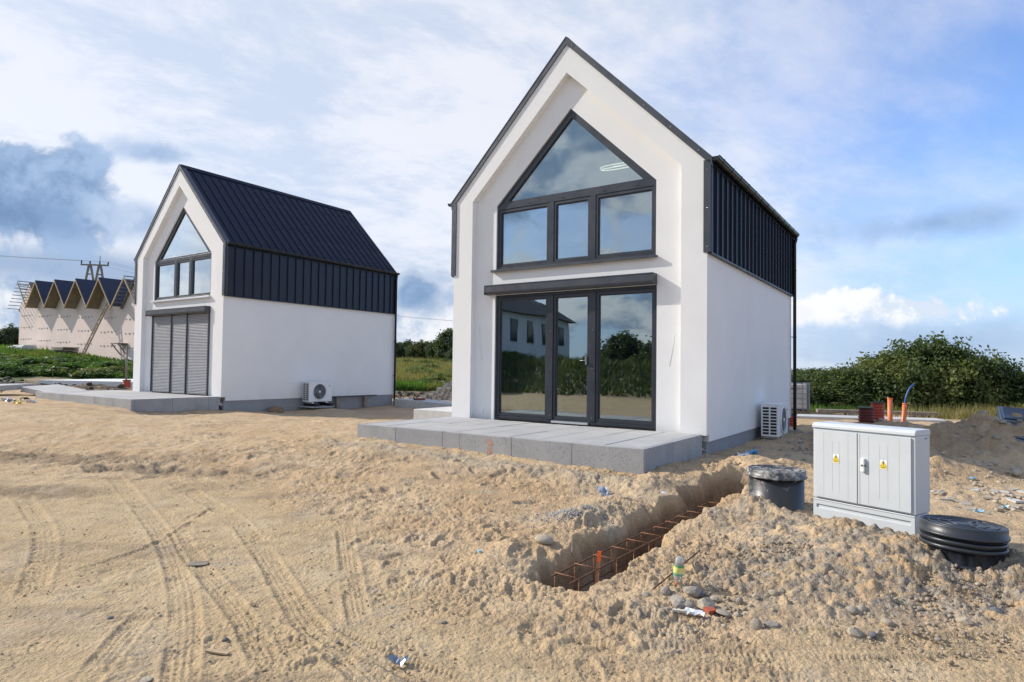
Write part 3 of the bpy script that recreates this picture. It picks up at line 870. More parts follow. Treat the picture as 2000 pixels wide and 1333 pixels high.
        zt = ZA + .035; e = WD / 2 + .07
        mb.prism([(WD / 2, zt), (WD / 2 + s_ * e, zt - e * SL), (WD / 2 + s_ * e, zt - e * SL - .135), (WD / 2, zt - .135)][::s_], y0, .03)
        mb.prism([(WD / 2, zt + .006), (WD / 2 + s_ * e, zt + .006 - e * SL), (WD / 2 + s_ * e, zt - e * SL - .012), (WD / 2, zt - .012)][::s_], y0 - .006, .13)
        xe = x_ + s_ * .052
        xa, xb = sorted((x_ - s_ * .052, xe))
        mb.box(xa, y0, ZC - .005, xb, .014, zt - (WD / 2) * SL - .11)
        xa, xb = sorted((xe - s_ * .012, xe + s_ * .004))
        mb.box(xa, y0 + .002, ZC - .003, xb, .07, ZE - .1)
        tr_ = part('verge_flashing', mb, anth_l, root)
        sc = MB(); sc.lathe([(.009, 0), (.008, .006), (.001, .009)], n=8)
        sc.xf(Matrix.Rotation(math.pi / 2, 4, 'X')); sme = cached('screw', lambda: sc.mesh('screw', screw_m))
        for k in range(6): 
            q = .12 + k * .44
            link('screw', sme, tr_, (WD / 2 + s_ * q, y0, zt - q * SL - .07))
        for k in range(3): link('screw', sme, tr_, (x_ + s_ * .005, y0, ZC + .08 + k * .58))
        # rear verge
        mb = MB()
        mb.prism([(WD / 2, zt), (WD / 2 + s_ * e, zt - e * SL), (WD / 2 + s_ * e, zt - e * SL - .13), (WD / 2, zt - .13)][::s_], DP - .03, DP + .022)
        xa, xb = sorted((x_ - s_ * .05, xe + s_ * .012)); mb.box(xa, DP - .02, ZC - .02, xb, DP + .022, ZE - .06)
        part('verge_flashing', mb, clad_m, root)
        # downpipe at the back corner
        px0 = x_ + s_ * .115
        mb = MB(); mb.tube([(px0, DP - .06, ZE - .08), (px0, DP - .06, ZE - .16), (px0 - s_ * .03, DP - .05, ZE - .26), (px0 - s_ * .03, DP - .05, -.55)], .036, 10)
        dn = part('downpipe', mb, black_m, root)
        cl_ = MB(); cl_.lathe([(.036, -.014), (.042, -.014), (.042, .014), (.036, .014)], (px0 - s_ * .03, DP - .05, 0), 10); cl_.box(*( (x_, DP - .06, -.008, px0 - s_ * .03, DP - .04, .008) if s_ == 1 else (px0 + .03, DP - .06, -.008, x_, DP - .04, .008)))
        cme = cl_.mesh('pipe_clip', black_m)
        for z_ in (3.3, 1.75, .55): link('pipe_clip', cme, dn, (0, 0, z_))
    mb = MB(); mb.prism([(WD / 2 - .10, ZA - .10 * SL + .05), (WD / 2, ZA + .055), (WD / 2 + .10, ZA - .10 * SL + .05), (WD / 2 + .10, ZA - .10 * SL + .035), (WD / 2, ZA + .03), (WD / 2 - .10, ZA - .10 * SL + .035)], .03, DP)
    part('ridge_cap', mb, roof_m, root)

    # upper window
    mb = MB()
    mb.ring([(.915, 2.77), (.915, 3.977), (2.475, 5.49), (4.055, 3.977), (4.055, 2.77)],
            [(.96, 2.82), (.96, 3.96), (2.475, 5.42), (4.01, 3.96), (4.01, 2.82)], .15, .24)
    mb.box(.955, .15, 3.90, 4.015, .235, 3.99)
    mb.box(2.045, .15, 2.82, 2.145, .235, 3.90); mb.box(2.865, .15, 2.82, 2.965, .235, 3.90)
    mb.box(.93, .144, 2.775, 4.04, .15, 2.815)
    uw = part('upper_window', mb, anth, root, bevel=.004)
    sash('sash', [(.965, 3.975), (2.475, 5.425), (4.005, 3.975)], [(1.16, 4.04), (2.475, 5.335), (3.81, 4.04)], uw)
    pane('pane', [(1.12, 4.02), (2.475, 5.36), (3.85, 4.02)], uw)
    for (a, b_) in ((.96, 2.045), (2.145, 2.865), (2.965, 4.01)):
        sash('sash', rect(a + .004, 2.824, b_ - .004, 3.896), rect(a + .045, 2.868, b_ - .045, 3.845), uw)
        pane('pane', rect(a + .05, 2.87, b_ - .05, 3.84), uw)
    hd = MB()
    for x_ in (1.2, 1.85, 2.25, 2.75, 3.15, 3.85): hd.box(x_, .139, 2.789, x_ + .05, .144, 2.797)
    for x_ in (1.6, 2.3, 3.1, 3.7): hd.box(x_, .144, 3.94, x_ + .05, .150, 3.95)
    part('drain_caps', hd, black_m, uw)
    mb = MB(); mb.prism([(.84, 2.735), (.84, 2.765), (4.08, 2.765), (4.08, 2.735)], .055, .155); mb.box(.84, .05, 2.722, 4.08, .058, 2.768)
    part('sill', mb, anth_l if look == 'front' else alu_m, uw, bevel=.003)

    # terrace door
    mb = MB()
    mb.ring([(.905, .005), (.905, 2.305), (4.075, 2.305), (4.075, .005)], [(.95, .06), (.95, 2.25), (4.03, 2.25), (4.03, .06)], .15, .24)
    mb.box(2.045, .14, .06, 2.155, .235, 2.25); mb.box(2.875, .14, .06, 2.985, .235, 2.25)
    dr = part('door', mb, anth, root, bevel=.004)
    for (a, b_) in ((.95, 2.045), (2.155, 2.875), (2.985, 4.03)):
        sash('sash', rect(a + .004, .064, b_ - .004, 2.246), rect(a + .05, .115, b_ - .048, 2.195), dr)
        pane('pane', rect(a + .052, .12, b_ - .052, 2.19), dr)
    mb = MB(); mb.box(2.16, .10, .006, 2.87, .149, .040); part('threshold', mb, alu_m, dr)
    sc2 = MB()
    for z_ in (.12, .95, 1.6): sc2.box(2.094, .136, z_, 2.106, .14, z_ + .012); sc2.box(2.924, .136, z_, 2.936, .14, z_ + .012)
    part('frame_screws', sc2, screw_m, dr)
    mb = MB(); mb.box(2.80, .13, 1.02, 2.83, .155, 1.16); mb.tube([(2.815, .12, 1.09), (2.815, .10, 1.09), (2.72, .10, 1.09)], .008, 6)
    part('handle', mb, screw_m, dr)
    # roller shutter box
    mb = MB()
    pr = [(.12, 2.47), (-.045, 2.47), (-.05, 2.465), (-.05, 2.345), (-.02, 2.305), (.12, 2.305)]
    vs = [(.78, y, z) for y, z in pr] + [(4.07, y, z) for y, z in pr]; n = len(pr)
    mb.add(vs, [tuple(range(n)), tuple(n + i for i in reversed(range(n)))] + [((i + 1) % n, i, n + i, n + (i + 1) % n) for i in range(n)])
    mb.box(.778, -.056, 2.455, 4.072, .118, 2.474)
    sb = part('shutter_box', mb, anth_l, root, bevel=.003)
    mb = MB(); mb.box(.775, -.052, 2.30, .782, .12, 2.472); mb.box(4.068, -.052, 2.30, 4.075, .12, 2.472); part('end_cap', mb, anth, sb)
    if shutters_down:
        for (a, b_) in ((.95, 2.03), (2.07, 2.89), (2.93, 4.03)):
            mb = MB(); H_ = 2.25 / 52
            for k in range(52):
                z0 = .03 + k * H_
                pr = [(.112, z0), (.103, z0 + H_ * .2), (.099, z0 + H_ * .5), (.103, z0 + H_ * .8), (.112, z0 + H_ * .93), (.12, z0 + H_ * .93), (.12, z0)]
                vs = [(a, y, z) for y, z in pr] + [(b_, y, z) for y, z in pr]; n = len(pr)
                mb.add(vs, [tuple(range(n)), tuple(n + i for i in reversed(range(n)))] + [((i + 1) % n, i, n + i, n + (i + 1) % n) for i in range(n)])
            mb.box(a, .098, .012, b_, .124, .034)
            stuff(part('shutter_slats', mb, shut_m, sb))
        for x_ in (.915, 2.03, 2.89, 4.03):
            mb = MB(); mb.box(x_, .075, .008, x_ + .04, .139, 2.31); part('guide_rail', mb, anth_l, sb, bevel=.002)
    # wall socket and odds and ends on the wall
    mb = MB(); mb.box(.60, .106, .09, .68, .12, .17); mb.box(.615, .100, .105, .665, .106, .155)
    part('wall_socket', mb, white_pl, root, bevel=.003)
    if look == 'front':
        mb = MB(); mb.tube([(.56, .112, 1.75), (.565, .098, 1.55), (.57, .088, 1.42), (.60, .098, 1.25), (.63, .112, 1.08)], .005, 6)
        part('loose_wire', mb, white_pl, root)
        mb = MB(); mb.add([(4.30, .119, 1.02), (4.36, .118, 1.06), (4.47, .1185, 1.05), (4.49, .119, 1.0), (4.44, .119, .985), (4.34, .119, .975)], [(0, 1, 2, 3, 4, 5)])
        mb.tube([(4.28, .12, 1.0), (4.30, .118, 1.13), (4.34, .1195, 1.32), (4.36, .12, 1.5)], .0035, 5)
        part('plaster_repair', mb, stucco, root)
    return root

house_a = build_house(H1, 'nearer white gabled house with uncovered glass doors and anthracite frames, right of centre', False, 'front')
house_b = build_house(H2, 'farther white gabled house at the left with closed grey roller shutters and dark roof', True, 'back')

# things inside the front house
def in_house(H, u, v, z): x, y = world(u, v, H); return (x, y, z + H[2])
for (u0, u1, v_) in ((1.22, 1.52, .42), (1.60, 1.98, .46)):
    mb = MB(); K = 44; vs = []; fs = []
    for i in range(K + 1):
        a = i / K
        for z_ in (.09, 1.2, 2.3): vs.append((u0 + (u1 - u0) * a - u0, .025 * math.sin(a * 32) + .008 * math.sin(a * 71 + z_), z_))
    for i in range(K):
        for j in range(2): fs.append((i * 3 + j, i * 3 + 3 + j, i * 3 + 4 + j, i * 3 + 1 + j))
    mb.add(vs, fs, True)
    cu = link('curtain', mb.mesh('curtain', curt_m), None, in_house(H1, u0, v_, 0), (0, 0, -YAW))
    so = cu.modifiers.new('thickness', 'SOLIDIFY'); so.thickness = .002
    tag(cu, 'sheer white curtain hanging behind the left door pane, ' + ('left panel of the pair' if u0 < 1.5 else 'right panel beside the middle pane'), 'curtain', 'sheer curtains in the front house')
bk = thing('basket', 'pale wicker basket with a loop handle on the floor behind the left glass door', 'basket', in_house(H1, 1.86, .75, .036), -YAW)
mb = MB()
for k in range(8): mb.lathe([(.115 + k * .006, k * .032), (.128 + k * .006, k * .032 + .008), (.128 + k * .006, k * .032 + .02), (.115 + k * .006, k * .032 + .026)], n=20)
for k in range(20):
    a = k / 20 * 6.283; mb.bar((.118 * math.cos(a), .118 * math.sin(a), 0), (.168 * math.cos(a), .168 * math.sin(a), .26), .012)
mb.lathe([(.0, .0), (.115, .0), (.115, .01), (0, .01)], n=20)
part('wicker_body', mb, mat('pale_wicker', (.55, .48, .34), .8, var=.2, vscale=30), bk)
mb = MB(); mb.tube([(-.165, 0, .25), (-.13, 0, .36), (0, 0, .41), (.13, 0, .36), (.165, 0, .25)], .01, 6); part('handle', mb, MATS['pale_wicker'], bk)
lm = thing('ceiling_lamp', 'lit ceiling lamp of three curved light strips seen through the gable window', 'ceiling lamp', in_house(H1, 2.72, 1.5, 4.83), -YAW)
mb = MB(); mb.tube([(0, 0, 0), (0, 0, 1.2)], .008, 6); mb.box(-.06, -.06, -.02, .06, .06, .02); part('rod', mb, white_pl, lm)
for s_ in (-1, 0, 1):
    mb = MB(); pts_ = [(x_ * .34, s_ * .20 * (1 - abs(x_) ** 2) + .03 * s_, -.03 + .03 * s_ * math.cos(x_ * 2)) for x_ in np.linspace(-1, 1, 11)]
    mb.tube(pts_, .009, 6); part('light_strip', mb, lamp_m, lm)

# ------------------------------------------------------------------ terraces
def build_terrace(H, label, u0, u1, joints, v0=-2.22, zb=-.30, mark=False):
    root = thing('terrace', label, 'terrace', (H[0], H[1], H[2]), -YAW, 'concrete terraces in front of the houses')
    core = MB(); core.box(u0 + .09, v0 + .09, zb - .15, u1 - .09, -.01, -.05); part('sand_bed', core, MATS['dark_bed'], root)
    for a, b_ in zip(joints[:-1], joints[1:]):
        mb = MB(); mb.box(a + .002, v0 + random.uniform(-.003, .003), zb - .18, b_ - .002, v0 + .08, -.002 - random.uniform(0, .004)); part('edge_block', mb, conc, root, bevel=.006)
    for x_ in (u0, u1 - .08):
        vv_ = [v0 + .081, v0 + .98, v0 + 1.92, -.012]
        for a, b_ in zip(vv_[:-1], vv_[1:]):
            mb = MB(); mb.box(x_, a + .002, zb - .18, x_ + .08, b_ - .002, -.002 - random.uniform(0, .004)); part('edge_block', mb, conc, root, bevel=.006)
    n = round((u1 - u0 - .16) / .498); wdt = (u1 - u0 - .16) / n
    vv_ = [v0 + .084, v0 + 1.14, -.004]
    for i in range(n):
        for a, b_ in zip(vv_[:-1], vv_[1:]):
            mb = MB(); x_ = u0 + .08 + i * wdt
            mb.box(x_ + .0075, a + .002, -.052, x_ + wdt - .0075, b_ - .002, -.003 - random.uniform(0, .006)); part('paving_slab', mb, slab_m, root, bevel=.004)
    if mark:
        mb = MB(); pts = [(2.50, -.05), (2.56, -.04), (2.60, -.10), (2.585, -.20), (2.60, -.25), (2.54, -.26), (2.50, -.24), (2.515, -.14), (2.48, -.09)]
        mb.prism(pts, v0 - .0065, v0 - .0045); part('paint_mark', mb, orange_mark, root, label='faded orange spray mark')
    return root
orange_mark = mat('faded_spray', (.72, .36, .25), .9)
t, p = tree_of(orange_mark)
co = t.node('ShaderNodeTexCoord').outputs['Object']
t.l.new(t.mul(t.ss(t.noise(co, 14., 5, .7), .42, .62), .75), p.inputs['Alpha'])
build_terrace(H1, 'grey slab terrace with an orange spray mark on its edge, before the nearer house', -.16, 4.84, [-.16, .72, 1.68, 2.01, 2.92, 3.86, 4.84], mark=True)
build_terrace(H2, 'grey slab terrace before the farther house with the roller shutters', -.95, 4.84, [-.95, 0., .95, 1.95, 2.9, 3.9, 4.84])
mb = MB(); mb.box(-1.42, 0, -.45, -.03, 1.6, .055)
ob = link('concrete_block', mb.mesh('concrete_block', sand_conc), None, (*world(0, .45, H1), 0), (0, 0, -YAW), .01)
tag(ob, 'long pale concrete slab step beside the left wall of the nearer house', 'concrete slab')

# ------------------------------------------------------------------ heat pump units
def build_ac(u, v, z, H, label, sx=1.):
    x, y = world(u, v, H)
    r = thing('air_conditioner', label, 'air conditioner', (x, y, z), -YAW, 'outdoor units at the side walls')
    Dp, Wd, Ht = .31, .84, .60
    mb = MB(); mb.box(0, .0, .0, Dp, Wd, Ht - .012); mb.box(-.006, -.008, Ht - .014, Dp + .008, Wd + .008, Ht + .006)
    part('casing', mb, white_pl, r, bevel=.012)
    # black boxes standing in for the shade inside the side grille
    mb = MB()
    for c_ in range(2):
        for k in range(9): mb.box(.035 + c_ * .135, -.006, .045 + k * .058, .035 + c_ * .135 + .105, -.0012, .045 + k * .058 + .037)
    part('grille_shade_boxes', mb, black_m, r)
    cy, cz, R_ = .37, .30, .235
    M = Matrix.Translation((Dp, cy, cz)) @ Matrix.Rotation(math.pi / 2, 4, 'Y')
    mb = MB(); mb.lathe([(R_ - .002, .002), (R_ + .018, .002), (R_ + .012, .02), (R_, .026), (R_ - .012, .01), (R_ - .012, .002)], n=40); mb.xf(M)
    part('fan_bezel', mb, white_pl, r)
    mb = MB(); mb.lathe([(0, .0015), (R_ - .004, .0015), (R_ - .004, .004), (0, .004)], n=40); mb.xf(M); part('fan_shade_disc', mb, mat('fan_shadow', (.07, .075, .085), .7) if 'fan_shadow' not in MATS else MATS['fan_shadow'], r)  # dark disc stands in for the shade inside the fan recess
    mb = MB()
    for k in range(3):
        a0 = k * 2.094; vs = []; fs = []
        for i in range(8):
            rr_ = .04 + (R_ - .07) * i / 7; sw = .5 * i / 7
            for s_ in (-.34, .34): vs.append((rr_ * math.cos(a0 + s_ + sw), rr_ * math.sin(a0 + s_ + sw), .006 + (.008 if s_ > 0 else 0)))
        for i in range(7): fs.append((i * 2, i * 2 + 1, i * 2 + 3, i * 2 + 2))
        mb.add(vs, fs, True)
    mb.xf(M); part('fan', mb, mat('fan_grey', (.13, .14, .155), .5) if 'fan_grey' not in MATS else MATS['fan_grey'], r)
    mb = MB()
    for k in range(9):
        rr_ = .05 + k * .0225; mb.lathe([(rr_ - .0018, .018), (rr_ + .0018, .018), (rr_ + .0018, .022), (rr_ - .0018, .022), (rr_ - .0018, .018)], n=32)
    for k in range(10):
        a = k * .628; mb.bar((.04 * math.cos(a), .04 * math.sin(a), .018), (R_ * math.cos(a), R_ * math.sin(a), .02), .004)
    mb.xf(M); part('fan_guard', mb, mat('guard_grey', (.30, .31, .33), .4) if 'guard_grey' not in MATS else MATS['guard_grey'], r)
    mb = MB(); mb.lathe([(0, .03), (.032, .028), (.04, .018), (0, .018)], n=20); mb.xf(M); part('hub', mb, white_pl, r)
    mb = MB(); mb.box(Dp + .001, .70, .47, Dp + .004, .74, .49); mb.box(Dp + .001, .755, .445, Dp + .004, .775, .50); mb.box(Dp + .001, .715, .42, Dp + .0035, .745, .428); part('emblem', mb, MATS['guard_grey'], r)
    for y_ in (.12, .64):
        mb = MB(); mb.box(.02, y_, -.035, Dp - .02, y_ + .05, .001); mb.box(-.03, y_ + .005, -.045, Dp + .04, y_ + .045, -.035); part('foot', mb, white_pl, r)
    return r
build_ac(WD + .10, 2.98, -.265, H1, 'white outdoor air conditioner by the side wall of the nearer house')
build_ac(WD + .13, 2.50, -.14, H2, 'white outdoor air conditioner with its round fan in view, by the farther house')
def base_block(H, v0, v1, z1, dz, lab, rails=True):
    x, y = world(WD + .05, v0, H)
    r = thing('support_rails', lab, 'support', (x, y, z1), -YAW)
    L = v1 - v0
    for k in (.12, .64):
        mb = MB(); mb.box(0, k + .0, -.09, .56, k + .13, -.001); part('rubber_rail', mb, black_m, r, bevel=.006)
    mb = MB(); mb.box(-.02, -.06, -.09 - dz, .60, L, -.091); part('base_slab', mb, conc, r, bevel=.008)
    return r
base_block(H1, 2.98, 4.0, -.31, .10, 'black rubber rails on a grey slab under the outdoor unit of the nearer house')
base_block(H2, 2.50, 3.3, -.185, .03, 'black rubber rails on a grey slab under the outdoor unit of the farther house')
# plank on two posts at the farther house
x, y = world(WD + .03, 3.75, H2)
pb = thing('timber_prop', 'thin dark plank on two short rusty posts along the base of the farther house', 'plank', (x, y, -.04), -YAW)
mb = MB(); mb.box(0, -.35, -.01, .10, 1.75, .02); part('plank', mb, mat('dark_plank', (.05, .05, .055), .7), pb)
for y_ in (.05, 1.22):
    mb = MB(); mb.box(.01, y_, -.42, .09, y_ + .12, -.011); part('post', mb, wood_g, pb)

# ------------------------------------------------------------------ electrical cabinet
cx0, cy0 = 2.70, 5.60; cx1, cy1 = 3.165, 4.905
cyaw = math.atan2(cy1 - cy0, cx1 - cx0); CW = math.hypot(cx1 - cx0, cy1 - cy0)
cab = thing('electrical_cabinet', 'tall light grey electrical cabinet with two doors and yellow warning stickers', 'electrical cabinet', (cx0, cy0, -.50), cyaw)
CD = .245; CH = 1.0
mb = MB(); mb.box(.006, .008, -.25, CW - .006, CD, .332); part('base', mb, cab_m, cab, bevel=.005)
mb = MB(); mb.box(.0, .003, .338, CW, CD + .004, CH - .045); part('body', mb, cab_m, cab, bevel=.006)
mb = MB(); pr = [(-.013, CH - .044), (-.011, CH - .02), (.012, CH), (CD, CH), (CD + .006, CH - .02), (CD + .006, CH - .044)]
n = len(pr); vs = [(-.003, y, z) for y, z in pr] + [(CW + .003, y, z) for y, z in pr]
mb.add(vs, [tuple(range(n)), tuple(n + i for i in reversed(range(n)))] + [((i + 1) % n, i, n + i, n + (i + 1) % n) for i in range(n)])
part('roof_cap', mb, cab_m, cab, bevel=.003)
mb = MB(); zb_ = .045     # raised frame of the base panel with its long recess
mb.ring(rect(.004, .16, CW - .004, .328), rect(.035, .255, CW - .035, .285), -.004, .010)
mb.box(.004, -.004, -.2, CW - .004, .008, .154)
mb.box(.004, -.008, .322, CW - .004, .007, .332)
part('base_panel', mb, cab_m, cab, bevel=.003)
mid = CW * .475
for k, (a, b_) in enumerate(((.028, mid - .004), (mid + .004, CW - .028))):
    mb = MB(); z0, z1 = .352, CH - .062; w_ = b_ - a
    mb.box(a, -.012, z0, b_, .003, z1)
    ribs = [.20, .78] if k == 0 else [.20, .78]
    for q in ribs: mb.box(a + w_ * q, -.0132, z0 + .012, a + w_ * q + .004, -.012, z1 - .012)
    for q in (.41, .57): mb.box(a + w_ * q, -.0132, z0 + .07, a + w_ * q + .004, -.012, z1 - .08)
    edge = b_ - .016 if k == 0 else a
    mb.box(edge, -.0145, z0, edge + .014, -.012, z1)
    d = part('door', mb, cab_m, cab, bevel=.0018)
    st = MB(); zc_ = .665; sx0 = a + w_ * (.435 if k == 0 else .43); sw = .055
    st.box(sx0, -.0146, zc_, sx0 + sw, -.0136, zc_ + .075); part('warning_sticker', st, mat('sticker_white', (.82, .82, .80), .5) if 'sticker_white' not in MATS else MATS['sticker_white'], d)
    st = MB(); y_ = -.0156
    st.prism([(sx0 + .005, zc_ + .028), (sx0 + sw / 2, zc_ + .070), (sx0 + sw - .005, zc_ + .028)], y_, y_ + .001); st.box(sx0 + .003, y_, zc_ + .006, sx0 + sw - .003, y_ + .001, zc_ + .0245)
    part('warning_symbol', st, mat('sticker_yellow', (.80, .58, .01), .5) if 'sticker_yellow' not in MATS else MATS['sticker_yellow'], d)
    st = MB(); y_ = -.0168; cxm = sx0 + sw / 2
    st.ring([(sx0 + .003, zc_ + .0268), (cxm, zc_ + .073), (sx0 + sw - .003, zc_ + .0268)], [(sx0 + .0062, zc_ + .0286), (cxm, zc_ + .0692), (sx0 + sw - .0062, zc_ + .0286)], y_ + .0008, y_ + .0013)
    st.prism([(cxm - .002, zc_ + .045), (cxm - .003, zc_ + .061), (cxm + .004, zc_ + .061), (cxm + .001, zc_ + .050), (cxm + .005, zc_ + .050), (cxm, zc_ + .034), (cxm, zc_ + .045)], y_, y_ + .0012)
    st.box(sx0 + .008, y_, zc_ + .018, sx0 + sw - .009, y_ + .0012, zc_ + .0200); st.box(sx0 + .011, y_, zc_ + .012, sx0 + sw - .013, y_ + .0012, zc_ + .0138)
    part('warning_print', st, black_m, d)
    if k == 1:
        hm = MB(); hx = a + .030; hm.box(hx, -.038, .625, hx + .030, -.012, .735); hd_ = part('handle', hm, white_pl, d, bevel=.004)
        hm = MB(); hm.box(hx + .008, -.042, .672, hx + .022, -.0385, .684); hm.box(hx + .030, -.03, .672, hx + .038, -.022, .684); part('lock', hm, anth_l, d)
mb = MB(); mb.box(CW + .0001, .16, CH - .075, CW + .0045, .175, CH - .068); mb.box(CW + .0001, .18, CH - .075, CW + .0045, .19, CH - .068); part('vent', mb, anth_l, cab)

# ------------------------------------------------------------------ manhole risers
def riser(name, label, x, y, z, r, h, mt, lidm, ribs, tilt=(0, 0)):
    t_ = thing(name, label, 'manhole', (x, y, z)); t_.rotation_euler = (tilt[0], tilt[1], 0)
    prof = [(r * .93, -h)]
    for zz_ in ribs: prof += [(r * .93, zz_ - .022), (r * .985, zz_ - .014), (r * .99, zz_ + .004), (r * .93, zz_ + .012)]
    prof += [(r * .93, -.05), (0, -.05)]
    mb = MB(); mb.lathe(prof, n=56); part('shaft', mb, mt, t_)
    mb = MB(); mb.lathe([(r * .94, -.075), (r * 1.02, -.075), (r * 1.03, -.068), (r * 1.02, -.058), (r * .985, -.055), (r * .985, -.008), (r * .975, .0), (r * .93, .002), (r * .915, -.006), (0, -.004)], n=56)
    ld = part('lid', mb, lidm, t_)
    mb = MB()
    for q in (.3, .55, .78): mb.lathe([(r * q - .004, -.003), (r * q - .003, .001), (r * q + .003, .001), (r * q + .004, -.003)], n=44)
    for a in (.4, 2.5, 4.6): mb.bar((r * .3 * math.cos(a), r * .3 * math.sin(a), -.001), (r * .88 * math.cos(a), r * .88 * math.sin(a), -.001), .012, .006)
    part('lid_ribs', mb, lidm, ld)
    return t_
riser('manhole_riser', 'tall dusty black plastic manhole riser with a lid, standing between trench and cabinet', 2.65, 6.26, -.02, .275, .62, riser_m, lid_m, [])
riser('manhole_riser', 'low ribbed black manhole riser in front of the right side of the electrical cabinet', 3.21, 4.46, -.105, .262, .42, ring_m, ring_m, [-.105, -.145, -.26, -.30], (R(-1), R(2)))
x, y = 4.02, 4.18
tk = thing('septic_tank', 'black tank shoulder showing through the sand beside the low manhole riser', 'tank', (x, y, -.52))
mb = MB(); mb.lathe([(.62, -.25), (.60, -.1), (.54, .03), (.42, .12), (.25, .165), (0, .175)], n=40); part('shell', mb, liner_m, tk)
mb = MB(); mb.tube([(.50 * math.cos(a), .50 * math.sin(a), .075) for a in np.linspace(0, 2 * math.pi, 40)], .006, 5); part('weld_seam', mb, ring_m, tk)

# ------------------------------------------------------------------ rebar
cage = thing('rebar_cage', 'long rusty rebar cage lying in the trench', 'rebar cage', (TR0[0], TR0[1], -.70), math.atan2(TRD[1], TRD[0]))
for yy, zz_ in ((-.09, .19), (.09, .19), (-.09, .0), (.09, .0)):
    mb = MB(); mb.tube([(-.10 + (.04 if yy > 0 else 0), yy, zz_), (1.0, yy + .004, zz_ + .006), (2.1, yy - .004, zz_), (3.12, yy, zz_ + .004)], .0065, 6)
    part('long_bar', mb, rust_m, cage)
sm = MB(); o_ = .100
sm.tube([(0, -o_, .20), (0, o_, .20)], .0042, 5); sm.tube([(0, o_, .20), (0, o_, -.012)], .0042, 5); sm.tube([(0, -o_, .20), (0, -o_, -.012)], .0042, 5); sm.tube([(0, -o_, -.008), (0, o_, -.008)], .0042, 5)
sme = sm.mesh('stirrup', rust_l)
for k in range(12): link('stirrup', sme, cage, (.02 + k * .278 + random.uniform(-.012, .012), 0, 0), (0, random.uniform(-.05, .05), random.uniform(-.04, .04)))
def stake(name, label, cat, x, y, z0, z1, mt, r=.006, lean=(0, 0), group=None):
    mb = MB(); mb.tube([(0, 0, z0), (lean[0], lean[1], z1)], r, 6)
    return tag(link(name, mb.mesh(name, mt), None, (x, y, 0)), label, cat, group)
xx, yy = survey(1117, 1133, -.72); stake('rebar_stake', 'taller thin steel stake standing at the near end of the trench', 'stake', xx, yy, -1., -.42, wood_g)
xx, yy = survey(1070, 1125, -.66); stake('rebar_stake', 'short thin steel stake at the far left corner of the trench end', 'stake', xx, yy, -.9, -.50, wood_g)
xx, yy = survey(1162, 1140, -.66)
os_ = thing('marker_stake', 'wooden marker stake with a bright orange top beside the rebar cage', 'stake', (xx, yy, -.84), -.4); os_.rotation_euler = (R(-2), R(4), -.4)
mb = MB(); mb.box(-.013, -.006, 0, .013, .006, .34); part('shaft', mb, mat('stake_wood', (.36, .17, .09), .8, var=.3, vscale=30), os_)
mb = MB(); mb.box(-.0135, -.0065, .341, .0135, .0065, .42); part('painted_top', mb, orange_paint, os_)
ax_, ay_ = survey(1276, 1151, -.50); bx_, by_ = survey(1362, 1090, -.42)
mb = MB(); mb.tube([(0, 0, gz(ax_, ay_) + .03), (bx_ - ax_, by_ - ay_, gz(bx_, by_) + .10)], .0055, 6)
tag(link('loose_rebar', mb.mesh('loose_rebar', rust_m), None, (ax_, ay_, 0)), 'loose rusty steel bar sticking out of the spoil heap behind the bottle', 'steel bar')

# plastic bottle
xx, yy = survey(1322, 1142, -.50)
bt = thing('plastic_bottle', 'crumpled clear plastic bottle with a green and yellow label stuck upside down in the spoil', 'bottle', (xx, yy, gz(xx, yy) + .02)); bt.rotation_euler = (R(6), R(5), 0)
pet = mat('clear_plastic', (.75, .78, .80), .12)
t, p = tree_of(pet); p.inputs['Transmission Weight'].default_value = .7; p.inputs['IOR'].default_value = 1.2
mb = MB(); mb.lathe([(.010, -.02), (.012, .01), (.014, .02), (.028, .04), (.032, .055), (.030, .075), (.032, .13), (.029, .142), (.031, .16), (.028, .178), (.02, .184), (0, .182)], n=16); part('shell', mb, pet, bt)
lab_m = mat('bottle_print', (.6, .65, .1), .4)
t, p = tree_of(lab_m); co = t.node('ShaderNodeTexCoord').outputs['Object']; z_ = t.sep(co)[2]
c = t.mix(t.ss(t.noise(co, 40, 3, .6), .4, .6), (.68, .66, .08), (.75, .72, .35)); c = t.mix(t.ss(z_, .118, .122), c, (.05, .30, .08)); c = t.mix(t.ss(z_, .080, .076), c, (.15, .45, .30))
t.l.new(c, p.inputs['Base Color'])
mb = MB(); mb.lathe([(.0335, .062), (.0345, .064), (.0345, .128), (.0335, .130)], n=16); part('label_wrap', mb, lab_m, bt)
mb = MB(); mb.lathe([(.013, -.022), (.0145, -.02), (.0145, .006), (.013, .008)], n=12); part('cap', mb, orange_p, bt)

# ------------------------------------------------------------------ stones
def rock_mesh(name, seed, m, flat=.7, sub=2, ang=.0):
    import bmesh
    r_ = random.Random(seed); bm = bmesh.new(); bmesh.ops.create_icosphere(bm, subdivisions=sub, radius=1)
    offs = [(Vector((r_.gauss(0, 1), r_.gauss(0, 1), r_.gauss(0, 1))).normalized(), r_.uniform(.55, .95)) for _ in range(9)]
    for v in bm.verts:
        co = v.co.copy()
        for d, k in offs:
            q = co.dot(d)
            if q > k: co -= d * (q - k) * (.95 if ang else .75)
        co *= 1 + .05 * r_.uniform(-1, 1); co.z *= flat; v.co = co
    for f in bm.faces: f.smooth = not ang
    me = bpy.data.meshes.new(name); bm.to_mesh(me); bm.free(); me.materials.append(m); return me
stone_grey = mat('grey_stone', (.33, .29, .235), .85, bump=.004, bscale=30, var=.3, vscale=5)
stone_tan = mat('tan_stone', (.42, .36, .27), .85, bump=.004, bscale=30, var=.25, vscale=5)
